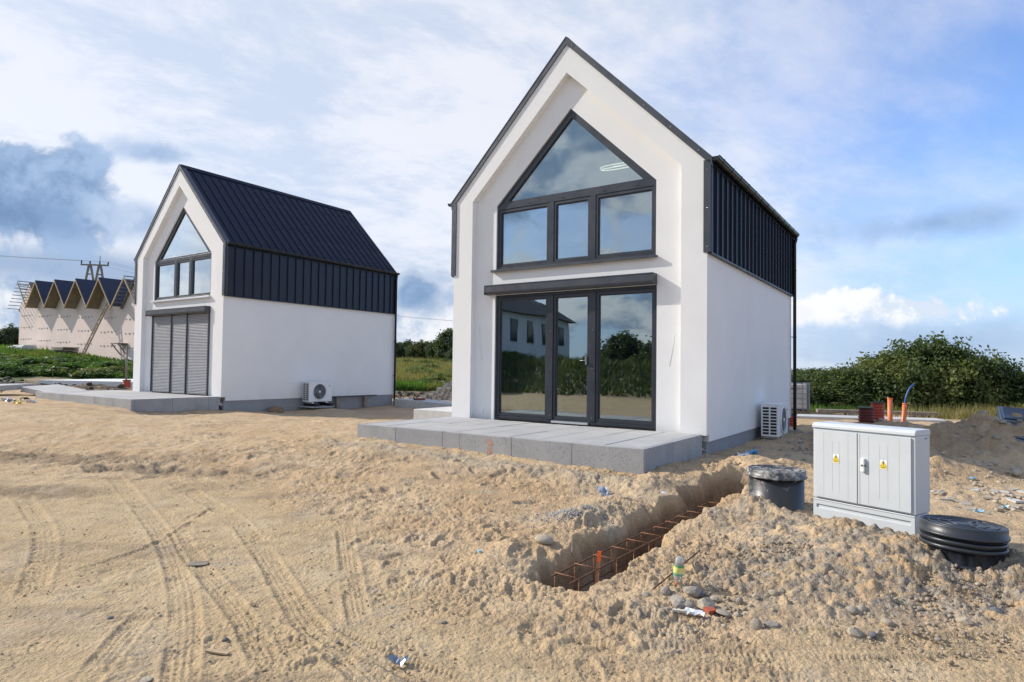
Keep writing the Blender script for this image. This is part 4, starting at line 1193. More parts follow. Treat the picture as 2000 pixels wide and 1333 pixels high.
stone_dk = mat('dark_stone', (.16, .16, .17), .85, bump=.004, bscale=30, var=.3, vscale=5)
RM = [rock_mesh('stone', 30 + i, stone_grey, .7 + .05 * (i % 3), 2, i % 2) for i in range(5)]
RT = [rock_mesh('stone', 50 + i, stone_tan, .65 + .08 * (i % 3), 2, i % 2) for i in range(4)]
RD = [rock_mesh('stone', 70 + i, stone_dk, .7, 2, i % 2) for i in range(3)]
RB = [rock_mesh('boulder', 91, mat('brown_stone', (.22, .15, .09), .9, bump=.006, bscale=20, var=.3, vscale=5), .8, 2, 0)]
def rock(px, py, wpx, label, kind='g', z=-.53, asp=(1, 1, 1), group=None, name='stone', zo=.25):
    xx, yy = survey(px, py, z)
    for _ in range(3): xx, yy = survey(px, py, gz(xx, yy))
    s_ = wpx / 1220 * yy / 2 * 1.08
    me = random.choice({'g': RM, 't': RT, 'd': RD, 'b': RB}[kind])
    o = link(name, me, None, (xx, yy, gz(xx, yy) + s_ * asp[2] * zo), (random.uniform(-.2, .2), random.uniform(-.2, .2), random.uniform(0, 6)))
    o.scale = (s_ * asp[0], s_ * asp[1], s_ * asp[2]); return tag(o, label, 'stone', group)
rock(1063, 1060, 38, 'smooth pale oval boulder on the left rim of the trench', 't', -.47, (1, 1, .75), name='boulder', zo=.35)
rock(540, 806, 30, 'brown boulder in the shade at the base of the farther house', 'b', -.32, (1, 1, .8), name='boulder')
rock(1325, 1180, 46, 'largest flat grey stone in the pile under the bottle', 'g', -.52, (1.1, .8, .55))
rock(1352, 1160, 34, 'grey block of stone just right of the bottle', 'g')
rock(1378, 1186, 36, 'rounded tan stone in the middle of the stone pile', 't')
rock(1345, 1185, 24, 'small grey stone between the flat stone and the rounded tan stone', 'g')
rock(1300, 1160, 26, 'grey stone left of the bottle, half sunk in the spoil', 'g')
rock(1368, 1163, 22, 'angular grey stone behind the rounded tan stone', 'd', -.52, (1, .8, .7))
rock(1395, 1172, 18, 'small tan stone at the right end of the stone pile', 't')
rock(1302, 1192, 20, 'low grey stone at the left foot of the stone pile', 'g', -.54, (1.2, .8, .5))
rock(1440, 1203, 16, 'round pebble at the tip of the flat pale stone', 't')
rock(1413, 1200, 34, 'flat pale stone beside the red shard', 'g', -.52, (1.2, .8, .4))
rock(1478, 1228, 30, 'pointed grey stone standing alone in front of the stone pile', 'g', -.55, (.8, .7, 1.5))
rock(1508, 1226, 30, 'squat grey stone touching the pointed stone on its right', 'g', -.55, (1.1, .8, .8))
rock(1444, 1178, 18, 'upright grey stone between the stone pile and the pink one', 'g', -.5, (.8, .8, 1.2))
rock(1476, 1170, 18, 'small pinkish oval stone on the slope above the pointed stone', 't', -.5, (.8, .8, 1.1))
rock(1526, 1152, 16, 'small tan stone highest on the slope below the cabinet', 't')
rock(1510, 1160, 20, 'brown stone just left of the highest tan stone', 't')
rock(1663, 1196, 24, 'grey stone of a close pair right of the middle of the slope', 'g')
rock(1683, 1192, 22, 'white stone of a close pair right of the middle of the slope', 't')
rock(1668, 1240, 28, 'tan stone in front of the close pair of stones', 't')
rock(1705, 1243, 18, 'dark stone standing in front of the split pair', 'd')
rock(1734, 1222, 24, 'tan stone tipped against a clod at lower right', 't')
rock(1886, 1218, 26, 'angular brown stone near the right edge below the tank', 't')
rock(1950, 1196, 26, 'round dark grey stone closest to the right edge', 'd', -.5, (1, 1, .9))
rock(1262, 1165, 16, 'little grey stone at the right rim near the orange stake', 'g')
rock(1285, 1128, 14, 'pale pebble on the spoil left of the bottle', 'g')
rock(282, 1330, 34, 'flat pale stone at the bottom edge of the yard', 't', -.58, (1.1, .9, .3))
rock(866, 1218, 16, 'small white chalky stone alone in the middle of the yard', 'g', -.58, (1, .8, .7))
rock(215, 1211, 12, 'small dark blue stone on the packed sand at left', 'd', -.6)
rock(660, 1256, 10, 'small grey pebble beside the tyre marks left of the metal scrap', 'g', -.58)
rock(440, 1252, 13, 'small bluish pebble above the pale splinter of wood', 'd', -.6)
_r = random.Random(99)
for k in range(22):
    a = _r.uniform(1230, 1990); b_ = _r.uniform(1110, 1290)
    rock(a, b_, _r.uniform(8, 15), 'small tan or grey stone lying loose on the spoil slope', _r.choice('ggtt'), -.5, (1, .85, .75), 'small loose stones on the spoil slope')

# thousands of crumbs and pebbles nobody could count
def scatter_mesh(name, n, region, smin, smax, m, seed, sub=1):
    import bmesh
    rg = np.random.default_rng(seed)
    bases = []
    for i in range(5):
        bm = bmesh.new(); bmesh.ops.create_icosphere(bm, subdivisions=sub, radius=1)
        for v in bm.verts: v.co *= 1 + random.uniform(-.28, .22); v.co.z *= .7
        bases.append((np.array([v.co[:] for v in bm.verts]), np.array([[v.index for v in f.verts] for f in bm.faces]))); bm.free()
    x, y = region(rg, n); z = gzs(x, y)
    s_ = smin * (smax / smin) ** (rg.random(len(x)) ** 2.2)
    V = []; F = []; o = 0
    for i in range(len(x)):
        bv, bf = bases[i % 5]; a = rg.random() * 6.28; c, d = math.cos(a), math.sin(a)
        v = bv * s_[i] * (1, .6 + .5 * rg.random(), 1)
        V.append(np.stack([v[:, 0] * c - v[:, 1] * d + x[i], v[:, 0] * d + v[:, 1] * c + y[i], v[:, 2] + z[i] + s_[i] * .3], -1)); F.append(bf + o); o += len(bv)
    V = np.concatenate(V); F = np.concatenate(F)
    me = bpy.data.meshes.new(name); me.vertices.add(len(V)); me.vertices.foreach_set('co', V.ravel())
    me.loops.add(F.size); me.loops.foreach_set('vertex_index', F.ravel()); me.polygons.add(len(F)); me.polygons.foreach_set('loop_start', np.arange(0, F.size, 3)); me.polygons.foreach_set('loop_total', np.full(len(F), 3))
    me.materials.append(m); me.update(); return me
def reg(fn):
    def f(rg, n):
        X = []; Y = []
        while sum(len(q) for q in X) < n:
            x, y = fn(rg, n * 2); h, mk, dp = terrain(x, y, False)
            u, v = local1(x, y); u2, v2 = local2(x, y)
            ok = ~((u > -.2) & (u < 5) & (v > -2.3) & (v < 6.6)) & ~((u2 > -1) & (u2 < 5) & (v2 > -2.3) & (v2 < 6.6)) & (dp.real < .05)
            X.append(x[ok]); Y.append(y[ok])
        return np.concatenate(X)[:n], np.concatenate(Y)[:n]
    return f
def polar(r0, r1, a0, a1):
    return reg(lambda rg, n: (lambda r, a: (r * np.sin(a), r * np.cos(a)))(r0 * (r1 / r0) ** rg.random(n), rg.uniform(a0, a1, n)))
clod_m = mat('sand_clods', (.42, .31, .19), .95, bump=.004, bscale=90, var=.2, vscale=20)
def spoil(rg, n):
    c = rg.random(n); x = rg.normal(2.4, .8, n); y = 4.25 + rg.normal(0, .42, n) - .25 * (x - 2.4); return x, y
for nm, m_, lab, reg_, n_, a_, b_, sd_ in (
        ('sand_crumbs', clod_m, 'crumbs of sand scattered over the whole yard', polar(2.4, 13, -.9, .9), 9000, .003, .013, 1),
        ('sand_crumbs', mat('spoil_clods', (.29, .235, .17), .95, bump=.004, bscale=90, var=.35, vscale=14), 'crumbly clods of sand lying on the spoil heap', reg(spoil), 4200, .004, .022, 2),
        ('gravel', stone_grey, 'grey pebbles and rubble bits strewn on the spoil heap', reg(spoil), 1500, .003, .018, 3),
        ('gravel', MATS['grey_pebbles'], 'small grey pebbles dotted over the yard', polar(2.4, 12, -.9, .9), 520, .003, .013, 4),
        ('gravel', MATS['grey_pebbles'], 'little heap of grey gravel left of the trench', reg(lambda rg, n: (rg.normal(.66, .2, n), rg.normal(5.82, .13, n))), 1500, .004, .014, 5),
        ('rubble', mat('tan_rubble', (.40, .35, .28), .9, var=.25, vscale=3), 'pale broken rubble spread over the ground behind the cabinet', reg(lambda rg, n: (rg.normal(6.6, 1.3, n), rg.normal(7.6, .9, n))), 1100, .008, .04, 6),
        ('rubble', stone_grey, 'grey stones and clods on the heaps at the right', reg(lambda rg, n: (rg.normal(9.0, 2.4, n), rg.normal(11.6, 1.9, n))), 1100, .02, .085, 7),
        ('rubble', MATS['grey_pebbles'], 'stones and scraps along the base of the nearer house', reg(lambda rg, n: world(rg.uniform(5.1, 7., n), rg.uniform(-.2, 6, n), H1)), 700, .008, .04, 8),
        ('soil_clods', mat('dark_soil', (.07, .055, .043), .95, var=.3), 'dark lumps of topsoil behind the left terrace', reg(lambda rg, n: (rg.normal(-21, 4, n), rg.normal(25.5, 1.5, n))), 900, .03, .16, 9),
        ('soil_clods', MATS['dark_soil'], 'dark clods beyond the kerb between the two houses', reg(lambda rg, n: (rg.uniform(-9, 0, n), rg.uniform(24.5, 28, n))), 500, .03, .12, 10)):
    o = link(nm, scatter_mesh(nm, n_, reg_, a_, b_, m_, sd_), None)
    tag(o, lab, 'rubble' if 'rubble' in nm else 'gravel' if 'gravel' in nm else 'clods', kind='stuff')

# ------------------------------------------------------------------ litter and offcuts
def flat_bit(name, label, cat, px, py, w_, l_, h_, m, rz=0., z=-.55, tilt=0., shape=None, group=None):
    xx, yy = survey(px, py, z)
    for _ in range(3): xx, yy = survey(px, py, gz(xx, yy))
    mb = MB()
    if shape == 'sheet':
        K = 5; vs = []; fs = []
        rr_ = random.Random(px)
        for i in range(K):
            for j in range(K):
                vs.append(((i / (K - 1) - .5) * w_ * (1 - .3 * rr_.random()), (j / (K - 1) - .5) * l_ * (1 - .3 * rr_.random()), rr_.uniform(0, h_)))
        for i in range(K - 1):
            for j in range(K - 1): fs.append((i * K + j, (i + 1) * K + j, (i + 1) * K + j + 1, i * K + j + 1))
        mb.add(vs, fs)
    else: mb.box(-w_ / 2, -l_ / 2, 0, w_ / 2, l_ / 2, h_)
    o = link(name, mb.mesh(name, m), None, (xx, yy, gz(xx, yy) + .004), (tilt, 0, rz))
    if shape == 'sheet': so = o.modifiers.new('thickness', 'SOLIDIFY'); so.thickness = .0015
    return tag(o, label, cat, group)
scrap = mat('scrap_foil', (.30, .33, .37), .4, metal=.4, var=.3, vscale=20)
paper = mat('scrap_paper', (.75, .76, .78), .6); bluep = mat('blue_plastic', (.10, .35, .65), .4); yel = mat('yellow_plastic', (.7, .48, .02), .5); redb = mat('red_shard', (.45, .10, .05), .7)
flat_bit('board', 'thin grey offcut of board lying on the packed sand', 'board', 388, 1103, .13, .07, .007, wood_g, .3, tilt=.1)
flat_bit('wood_offcut', 'short pale wooden offcut near the end of the trench', 'wood offcut', 1078, 1210, .028, .115, .018, wood_m, .45, -.57, .1)
flat_bit('wood_splinter', 'pale splintered piece of wood on the yard at lower left', 'wood offcut', 425, 1276, .14, .03, .008, wood_m, -.25, -.6)
flat_bit('wood_splinter', 'thin sliver of wood above the splintered piece', 'wood offcut', 497, 1242, .012, .08, .006, wood_m, .35, -.6)
flat_bit('foil_scrap', 'crumpled grey foil scrap by the tyre marks at the bottom', 'scrap', 780, 1298, .11, .08, .04, scrap, .4, -.58, shape='sheet')
flat_bit('plastic_bit', 'tiny pale blue plastic bit in the middle of the yard', 'litter', 937, 1080, .03, .025, .015, mat('pale_blue_plastic', (.35, .6, .75), .5), .4, -.52)
flat_bit('paper_scrap', 'white paper scrap in front of the stone pile', 'litter', 1357, 1203, .13, .075, .03, paper, -.3, -.52, shape='sheet')
flat_bit('tile_shard', 'red shard of tile beside the white paper scrap', 'shard', 1386, 1196, .06, .05, .02, redb, .4, -.52, .2)
flat_bit('plastic_sliver', 'small green sliver on the spoil slope right of the bottle', 'litter', 1438, 1124, .04, .012, .004, mat('green_plastic', (.05, .28, .2), .5), .1, -.42)
flat_bit('wood_offcut', 'thin pale lath along the front of the stone pile', 'wood offcut', 1330, 1197, .10, .02, .012, mat('pale_lath', (.6, .57, .5), .8), -.3, -.52)
flat_bit('foil_sheet', 'torn grey foil hanging over the trench rim behind the boulder', 'scrap', 1178, 1040, .12, .22, .05, scrap, .2, -.44, .35, 'sheet')
flat_bit('paper_tag', 'small white tag on the sand under the terrace corner', 'litter', 1297, 962, .035, .06, .01, paper, .4, -.36, .5)
xx, yy = TR0 + TRD * 2.05 - TRN * .17
o = flat_bit('plastic_bag', 'pale blue plastic bag on the trench floor beside the cage', 'litter', 1355, 1047, .11, .07, .05, mat('pale_bag', (.5, .6, .85), .5), .3, -.62, shape='sheet'); 
o.location = (xx, yy, gz(xx, yy) + .05)
xx, yy = TR0 + TRD * 1.75 - TRN * .15
o = flat_bit('plastic_wrap', 'yellow plastic scrap on the trench floor beside the cage', 'litter', 1325, 1060, .12, .05, .03, yel, .3, -.62, shape='sheet'); o.location = (xx, yy, gz(xx, yy) + .06)
for px, py, lb in ((1470, 888, 'blue and white plastic bag in the shade at the house base'), (1450, 893, 'white plastic bag next to the blue one at the house base')):
    flat_bit('plastic_bag', lb, 'litter', px, py, .20, .12, .07, bluep if 'blue and' in lb else paper, .3, -.36, shape='sheet')
for px, py, lb in ((1900, 930, 'light blue plastic scrap on the sandy slope right of the cabinet'), (1958, 993, 'light blue plastic scrap on the rubble near the right edge'), (1912, 1002, 'pale blue scrap just behind the low manhole riser')):
    flat_bit('plastic_scrap', lb, 'litter', px, py, .12, .07, .03, MATS['pale_blue_plastic'], .3, -.35, shape='sheet')
_r = random.Random(4)
for k in range(26):
    flat_bit('concrete_shard', 'flat pale broken piece of concrete on the ground behind the cabinet', 'shard', _r.uniform(1825, 1998), _r.uniform(955, 1000), _r.uniform(.06, .16), _r.uniform(.04, .10), .02, MATS['tan_rubble'] if k % 3 else sand_conc, _r.uniform(0, 3), -.38, _r.uniform(-.15, .15), group='concrete shards behind the cabinet')


# ------------------------------------------------------------------ row building under construction, far left
A_ = np.array([-49.0, 62.0]); B_ = np.array([-28.6, 48.3])
rd = (B_ - A_) / np.linalg.norm(B_ - A_); UW = 4.25
ryaw = math.atan2(rd[1], rd[0])
row = thing('row_building', 'unfinished row building with six pale gables and a stepped zigzag roof', 'building', (A_[0], A_[1], 2.1), ryaw)
# local x runs along the front towards the right, local y goes away from the camera side
batten_me = None
for k in range(7):
    x0 = k * UW; dzk = -.205 * k; e_ = 4.25; a_ = 6.55; dep = 9.
    mb = MB(); mb.prism([(x0 + .006, -1.6 + dzk), (x0 + .006, e_ + dzk), (x0 + UW / 2, a_ - .12 + dzk), (x0 + UW - .006, e_ + dzk), (x0 + UW - .006, -1.6 + dzk)], 0, dep)
    part('wall', mb, foil_m, row)
    bare = k in (0, 5)
    for s_ in (-1, 1):
        xm = x0 + UW / 2; xe = xm + s_ * (UW / 2 + (.02 if not (k == 0 and s_ < 0) else .35)); ex = abs(xe - xm); sl = (a_ - e_) / (UW / 2)
        if not bare:
            mb = MB(); mb.prism([(xm, a_ + .06 + dzk), (xe, a_ + .06 - ex * sl + dzk), (xe, a_ - .02 - ex * sl + dzk), (xm, a_ - .02 + dzk)][::s_], -.95, dep)
            part('roof_slope', mb, navy_tile, row)
        else:
            hold = MB(); hold.prism([(xm, a_ + .02 + dzk), (xe, a_ + .02 - ex * sl + dzk), (xe, a_ - .02 - ex * sl + dzk), (xm, a_ - .02 + dzk)][::s_], .0 if k == 0 else -.2, dep)
            hd_ = part('roof_slope', hold, wood_g, row)
            for j in range(9):
                q = ex * j / 8.4; b_ = MB(); b_.box(xm + s_ * q - .04, -.95, a_ + .03 - q * sl + dzk, xm + s_ * q + .04, dep, a_ + .09 - q * sl + dzk); part('roof_batten', b_, wood_g, hd_)
        mb = MB(); mb.prism([(xm, a_ - .02 + dzk), (xe, a_ - .02 - ex * sl + dzk), (xe, a_ - .16 - ex * sl + dzk), (xm, a_ - .16 + dzk)][::s_], -.98, -.90)
        if not (k == 0 and s_ < 0): part('barge_board', mb, wood_m, row)
        if not bare:
            mb = MB(); mb.prism([(xm, a_ - .03 + dzk), (xe, a_ - .03 - ex * sl + dzk), (xe, a_ - .07 - ex * sl + dzk), (xm, a_ - .07 + dzk)][::s_], -.895, -.005)
            part('soffit', mb, mat('soffit_timber', (.26, .20, .13), .85, var=.2, vscale=2) if 'soffit_timber' not in MATS else MATS['soffit_timber'], row)
    # rows of fixings and wrap seams
    fx = MB()
    for r_ in range(4):
        for j in range(5): fx.box(x0 + .5 + j * .62, -.03, e_ - .9 - r_ * 1.15 + dzk - .05 * (j % 2), x0 + .72 + j * .62, -.001, e_ - .84 - r_ * 1.15 + dzk)
    stuff(part('wrap_fixings', fx, mat('grey_fixing', (.35, .32, .30), .8) if 'grey_fixing' not in MATS else MATS['grey_fixing'], row))
    if k in (2, 3, 5):
        mb = MB(); mb.box(x0 + 1.7, -.05, -1.1 + dzk * .8, x0 + 1.95, -.001, .7 + dzk); part('lath', mb, paper, row)
mb = MB(); mb.box(-.1, -.5, -2.2, 7 * UW, -.001, -1.15); 
# plank bracket on the wall and its strut
mb = MB(); mb.box(4.95 * UW, -.75, .35, 5.25 * UW, -.003, .42); mb.bar((4.98 * UW, -.02, -.5), (4.98 * UW, -.7, .35), .07); mb.bar((5.22 * UW, -.02, -.5), (5.22 * UW, -.7, .35), .07)
part('scaffold_bracket', mb, wood_g, row)
ld = thing('ladder', 'tall wooden ladder leaning on the valley between the two last gables of the row building', 'ladder', (A_[0] + rd[0] * 4.05 * UW + rd[1] * 1.6, A_[1] + rd[1] * 4.05 * UW - rd[0] * 1.6, .75), ryaw)
for dx_ in (-.22, .22):
    mb = MB(); mb.bar((dx_, 0, -.3), (dx_ + 2.4, 1.45, 5.6), .07, .09); part('rail', mb, wood_m, ld)
for k in range(14):
    q = (k + .7) / 15; mb = MB(); mb.bar((-.22 + 2.4 * q, 1.45 * q, -.3 + 5.9 * q), (.22 + 2.4 * q, 1.45 * q, -.3 + 5.9 * q), .05, .06); part('rung', mb, wood_m if k % 3 else paper, ld)
for k, (off, ln, lb) in enumerate(((1.2, 1.6, 'pale heap of offcuts at the far left foot of the row building'), (2.4, 1.3, 'second pile of boards at the foot of the row building'), (6.6, 2.4, 'long grey pallet stack at the foot of the row building, below the second gable'))):
    x, y = A_ + rd * (off * 1.9) + np.array([rd[1], -rd[0]]) * 1.5
    mb = MB()
    for j in range(5): mb.box(random.uniform(-.3, .3), random.uniform(-.3, .3), j * .12, ln + random.uniform(-.3, .3), .9, j * .12 + .10)
    tag(link('board_pile', mb.mesh('board_pile', paper if k < 2 else wood_g), None, (x, y, gz(x, y) - .05), (0, 0, ryaw)), lb, 'board pile')

# ------------------------------------------------------------------ power line
pyl = thing('power_pylon', 'wooden double A-frame power line pole above the roofs of the row building', 'power pole', (-60.5, 90., 2.5), .35)
for cx_ in (-.62, .62):
    for s_ in (-1, 1):
        mb = MB(); mb.tube([(cx_ + s_ * 2.4, 0, -2), (cx_ + s_ * .12, 0, 12.5)], [.22, .16], 8); part('pole', mb, wood_g, pyl)
    for z_ in (9.4, 11.2):
        mb = MB(); h_ = .12 + (12.5 - z_) * .157; mb.bar((cx_ - h_, 0, z_), (cx_ + h_, 0, z_), .16); part('cross_brace', mb, wood_g, pyl)
mb = MB(); mb.bar((-1.75, 0, 12.5), (1.75, 0, 12.62), .18, .2); part('crossarm', mb, wood_g, pyl)
for x_ in (-1.65, -.6, .6, 1.65):
    mb = MB(); mb.lathe([(0, 0), (.12, .02), (.06, .14), (.12, .2), (.06, .32), (.12, .38), (.05, .5), (0, .52)], n=10); part('insulator', mb, black_m, pyl, loc=(x_, 0, 12.64))
mb = MB(); mb.tube([(.62, 0, 12.6), (.62, 0, 13.9)], .05, 6); part('lightning_rod', mb, wood_g, pyl)
def wire(label, a, b_, sag):
    a = Vector(a); b_ = Vector(b_); pts_ = []
    for i in range(25):
        q = i / 24; p_ = a.lerp(b_, q); p_.z -= sag * 4 * q * (1 - q); pts_.append(p_ - a)
    mb = MB(); mb.tube(pts_, .009, 4)
    tag(link('power_cable', mb.mesh('power_cable', black_m), None, a), label, 'cable', 'cables of the overhead line')
ca, sa = math.cos(.35), math.sin(.35)
for x_, nm in ((-1.65, 'outermost left'), (.6, 'middle'), (1.65, 'outermost right')):
    P_ = (-60.5 + x_ * ca, 90 + x_ * sa, 15.6 + .03 * x_)
    wire(f'thin overhead cable running left from the {nm} insulator of the power pole', P_, (-150 + x_ * 3, 78 + x_, 24.), 1.8)
    wire(f'thin overhead cable running right from the {nm} insulator of the power pole', P_, (30 + x_, 128 + x_, 11.5), 4.2)

# ------------------------------------------------------------------ plants
def leaves_mesh(name, n_clump, n_leaf, rx, ry, rz, size, m, seed, up=.35, shape='dome', crad=.30, stretch=1.9):
    rg = np.random.default_rng(seed)
    d = rg.normal(0, 1, (n_clump, 3)); d /= np.linalg.norm(d, axis=1)[:, None]
    r_ = (.45 + .55 * rg.random(n_clump) ** .5) * (1 + .07 * rg.normal(0, 1, n_clump))
    c = d * r_[:, None]
    if shape == 'dome': c[:, 2] = np.abs(c[:, 2])
    if shape == 'spire': k = (1 - .55 * np.clip(c[:, 2], 0, 1.2)); c[:, 0] *= k; c[:, 1] *= k
    c = c * np.array([rx, ry, rz])
    ids = np.repeat(np.arange(n_clump), n_leaf); M_ = len(ids)
    cr = crad * (.6 + .8 * rg.random(n_clump))
    pos = c[ids] + np.clip(rg.normal(0, 1, (M_, 3)), -1.5, 1.5) * cr[ids][:, None] * np.array([.55, .55, .7])
    nrm = rg.normal(0, 1, (M_, 3)) + (pos / np.array([rx, ry, rz])) * .8 + np.array([0, 0, up]); nrm /= np.linalg.norm(nrm, axis=1)[:, None]
    t1 = rg.normal(0, 1, (M_, 3)) + np.array([0, 0, .8]); t1 -= nrm * (t1 * nrm).sum(1)[:, None]; t1 /= np.linalg.norm(t1, axis=1)[:, None]
    t2 = np.cross(nrm, t1); s_ = size * (.6 + .8 * rg.random(M_))[:, None]
    a = t1 * s_ * stretch / 2; b = t2 * s_ / 2
    V = np.stack([pos - a, pos + b, pos + a, pos - b], 1).reshape(-1, 3)
    F = np.arange(M_ * 4).reshape(-1, 4)
    me = bpy.data.meshes.new(name); me.vertices.add(len(V)); me.vertices.foreach_set('co', V.ravel())
    me.loops.add(F.size); me.loops.foreach_set('vertex_index', F.ravel()); me.polygons.add(len(F))
    me.polygons.foreach_set('loop_start', np.arange(0, F.size, 4)); me.polygons.foreach_set('loop_total', np.full(len(F), 4))
    me.materials.append(m); me.update(); return me
def trunk_mesh(h_, r_, n_br, spread, seed):
    rr_ = random.Random(seed); mb = MB()
    mb.tube([(0, 0, -.4), (.05, .02, h_ * .35), (-.04, .06, h_ * .7), (.02, 0, h_)], [r_, r_ * .8, r_ * .55, r_ * .2], 7)
    for k in range(n_br):
        a = rr_.uniform(0, 6.28); z0 = h_ * rr_.uniform(.15, .7); L = spread * rr_.uniform(.6, 1)
        mb.tube([(0, 0, z0), (math.cos(a) * L * .5, math.sin(a) * L * .5, z0 + L * .35), (math.cos(a) * L, math.sin(a) * L, z0 + L * .8)], [r_ * .45, r_ * .3, r_ * .1], 5)
    return mb.mesh('trunk', bark_m)
BUSH = [leaves_mesh('crown', 330, 80, 1.55, 1.4, 2.0, .062, leaf_a, 21 + i, shape='dome', crad=.24) for i in range(3)]
SHRUB = [leaves_mesh('crown', 110, 46, .9, .8, 1.0, .075, leaf_y if i == 1 else leaf_a, 31 + i, crad=.24) for i in range(2)]
TREE = [leaves_mesh('crown', 260, 50, 2.3, 2.3, 3.2, .20, leaf_b, 41 + i, shape='round' if i else 'spire', crad=.55, stretch=1.4) for i in range(3)]
TB = trunk_mesh(1.6, .07, 9, 1.0, 1); TT = trunk_mesh(4.6, .2, 9, 1.9, 2); TS = trunk_mesh(.8, .04, 7, .5, 3)
def plant(name, label, cat, x, y, me, tr, sc, rz, zoff=0., group=None, trz=0.):
    r_ = thing(name, label, cat, (x, y, gz(x, y) + trz), rz, group); r_.scale = sc
    link('crown', me, r_, (0, 0, zoff)); link('trunk', tr, r_)
    return r_
BUSHES = [
    (10.2, 23.0, 0.95, 0.5, 'low rounded willow bush right behind the rear downpipe of the nearer house'),
    (11.5, 23.2, 1.0, 0.58, 'second willow bush from the house, sloping up to the right'),
    (12.8, 22.9, 1.05, 0.76, 'willow bush behind the brick red pipes'),
    (14.1, 22.7, 1.1, 0.98, 'tall willow bush behind the blue hose'),
    (15.3, 22.5, 1.15, 1.12, 'tallest willow bush, forming the top of the thicket'),
    (16.5, 22.2, 1.0, 0.95, 'big willow bush just right of the tallest one'),
    (17.5, 21.8, 0.8, 0.68, 'willow bush on the falling right side of the thicket'),
    (18.6, 22.2, 0.9, 0.56, 'willow bush at the right edge with thin shoots above'),
    (20.2, 22.8, 1.1, 0.6, 'willow bush cut by the right edge of the view'),
    (9.0, 25.5, 1.0, 0.5, 'far willow bush partly hidden by the nearer house'),
    (12.4, 25.8, 1.3, 0.62, 'rear willow bush seen between the second and third ones'),
    (15.8, 25.6, 1.3, 1.0, 'rear willow bush behind the tallest one'),
    (19.5, 25.6, 1.3, 0.5, 'rear willow bush behind the falling side of the thicket')]
for i, (x, y, sx, sz, lb) in enumerate(BUSHES):
    plant('willow_bush', lb, 'bush', x, y, BUSH[i % 3], TB, (sx, sx, sz * 1.12), i * 1.3, -.1, 'willow bushes of the thicket on the right')
for i, (x, y, s_, lb) in enumerate(((10.4, 22.6, .72, 'yellow green shrub by the water tank'), (11.8, 23.2, .6, 'low yellow green shrub in front of the thicket left of the pipes'), (16.9, 20.6, .6, 'pale low shrub in front of the dark hollow of the thicket'),
                                    (18.0, 20.8, 1.05, 'bushy green shrub near the right edge, taller of two'), (19.2, 21.0, 1.2, 'bushy green shrub at the right edge of the view'), (13.0, 23.0, .62, 'low green shrub behind the orange pipes'))):
    plant('shrub', lb, 'shrub', x, y, SHRUB[1 if i in (0, 1, 2) else 0], TS, (s_, s_, s_ * (1.25 if i > 2 else .8)), i, -.05, 'low shrubs in front of the thicket')
TREES = [(-12.3, 74, .82, 0, 'small conical tree beside the rear corner of the farther house, beyond the field'),
         (-8.9, 78, .6, 1, 'low round tree in the gap, second from the left'),
         (-6.3, 76, .55, 2, 'low tree in the middle of the gap'),
         (-11.0, 70, .45, 1, 'small yellowish bush at the left of the gap'),
         (-7.6, 64, .72, 1, 'grey green tree left of the biggest one in the gap'),
         (-5.9, 61, 1.05, 2, 'biggest dark tree in the gap between the houses'),
         (-3.9, 60, 1.0, 0, 'tall tree in the gap next to the wall of the nearer house'),
         (-5.2, 57, .5, 1, 'round bush at the foot of the tall tree in the gap'),
         (-2.2, 62, 1.1, 1, 'tree mostly hidden behind the left wall of the nearer house'),
         (-66.5, 83, 1.0, 1, 'dark tree at the left edge of the view beyond the meadow'),
         (-63.5, 86, .75, 2, 'lower dark tree next to the end of the row building'),
         (-72, 84, 1.15, 2, 'dark tree left of the leftmost one in view'),
         (-61, 80, .5, 1, 'small dark bush at the end wall of the row building')]
for i, (x, y, s_, k, lb) in enumerate(TREES):
    s_ = s_ * (.52 if i < 9 else .62); plant('tree', lb, 'tree', x, y, TREE[k], TT, (s_ * 1.25, s_ * 1.25, s_), i * 2.1, 2.9 if k else 2.0, 'trees beyond the field')
_r = random.Random(17)
for i in range(16):
    y = _r.uniform(60, 80); x = y * _r.uniform(-.20, -.035); s_ = _r.uniform(.22, .42)
    plant('tree', 'small tree of the low treeline beyond the field, seen between the houses', 'tree', x, y, TREE[i % 3], TT, (s_ * 1.5, s_ * 1.5, s_), i * 2.1, 2.3, 'trees beyond the field')
# trees and the white building on the far side of the site, mirrored in the window panes
for i, (x, y, s_, k) in enumerate(((-38.5, -19.5, 1.15, 1), (-42, -24, 1.3, 2), (-36, -23, .9, 1), (-46, -19, 1.2, 1), (-34, -27, 1.1, 2), (-43, -15.5, .62, 0), (-31, -30, 1., 1), (-26, -34, 1.2, 2),
                                   (-20, -37, 1.1, 1), (-12, -40, 1.2, 2), (-4, -41, 1.1, 1), (-48, -28, 1.4, 1), (-24, -30, .6, 1))):
    plant('tree', ('dark tree across the site, number of the belt mirrored in the right door pane'.replace('number of the belt ', '') if i == 0 else 'dark tree of the belt behind the photographer, mirrored in the panes'), 'tree', x, y, TREE[k], TT, (s_ * .95, s_ * .95, s_ * .58), i * 1.7, 2.0, 'tree belt across the site')
for i, (u_, v_, s_) in enumerate(((-15.5, -25.5, .9), (-17.5, -26.5, 1.1), (-13.2, -26, .8), (-10.5, -26.5, .7), (-7.5, -27, .9), (-4.5, -27.5, .8), (-1.5, -27, 1.))):
    xx, yy = world(u_, v_, H1)
    plant('shrub', 'low shrub on the bank behind the photographer, mirrored in the door panes', 'shrub', xx, yy, SHRUB[i % 2], TS, (s_ * 1.4, s_ * 1.4, s_ * .8), i, 0., 'shrubs on the bank across the site')
C_ = np.array([-41.5, -10.2]); wd_ = np.array([.64, .768]); byaw = math.atan2(wd_[1], wd_[0])
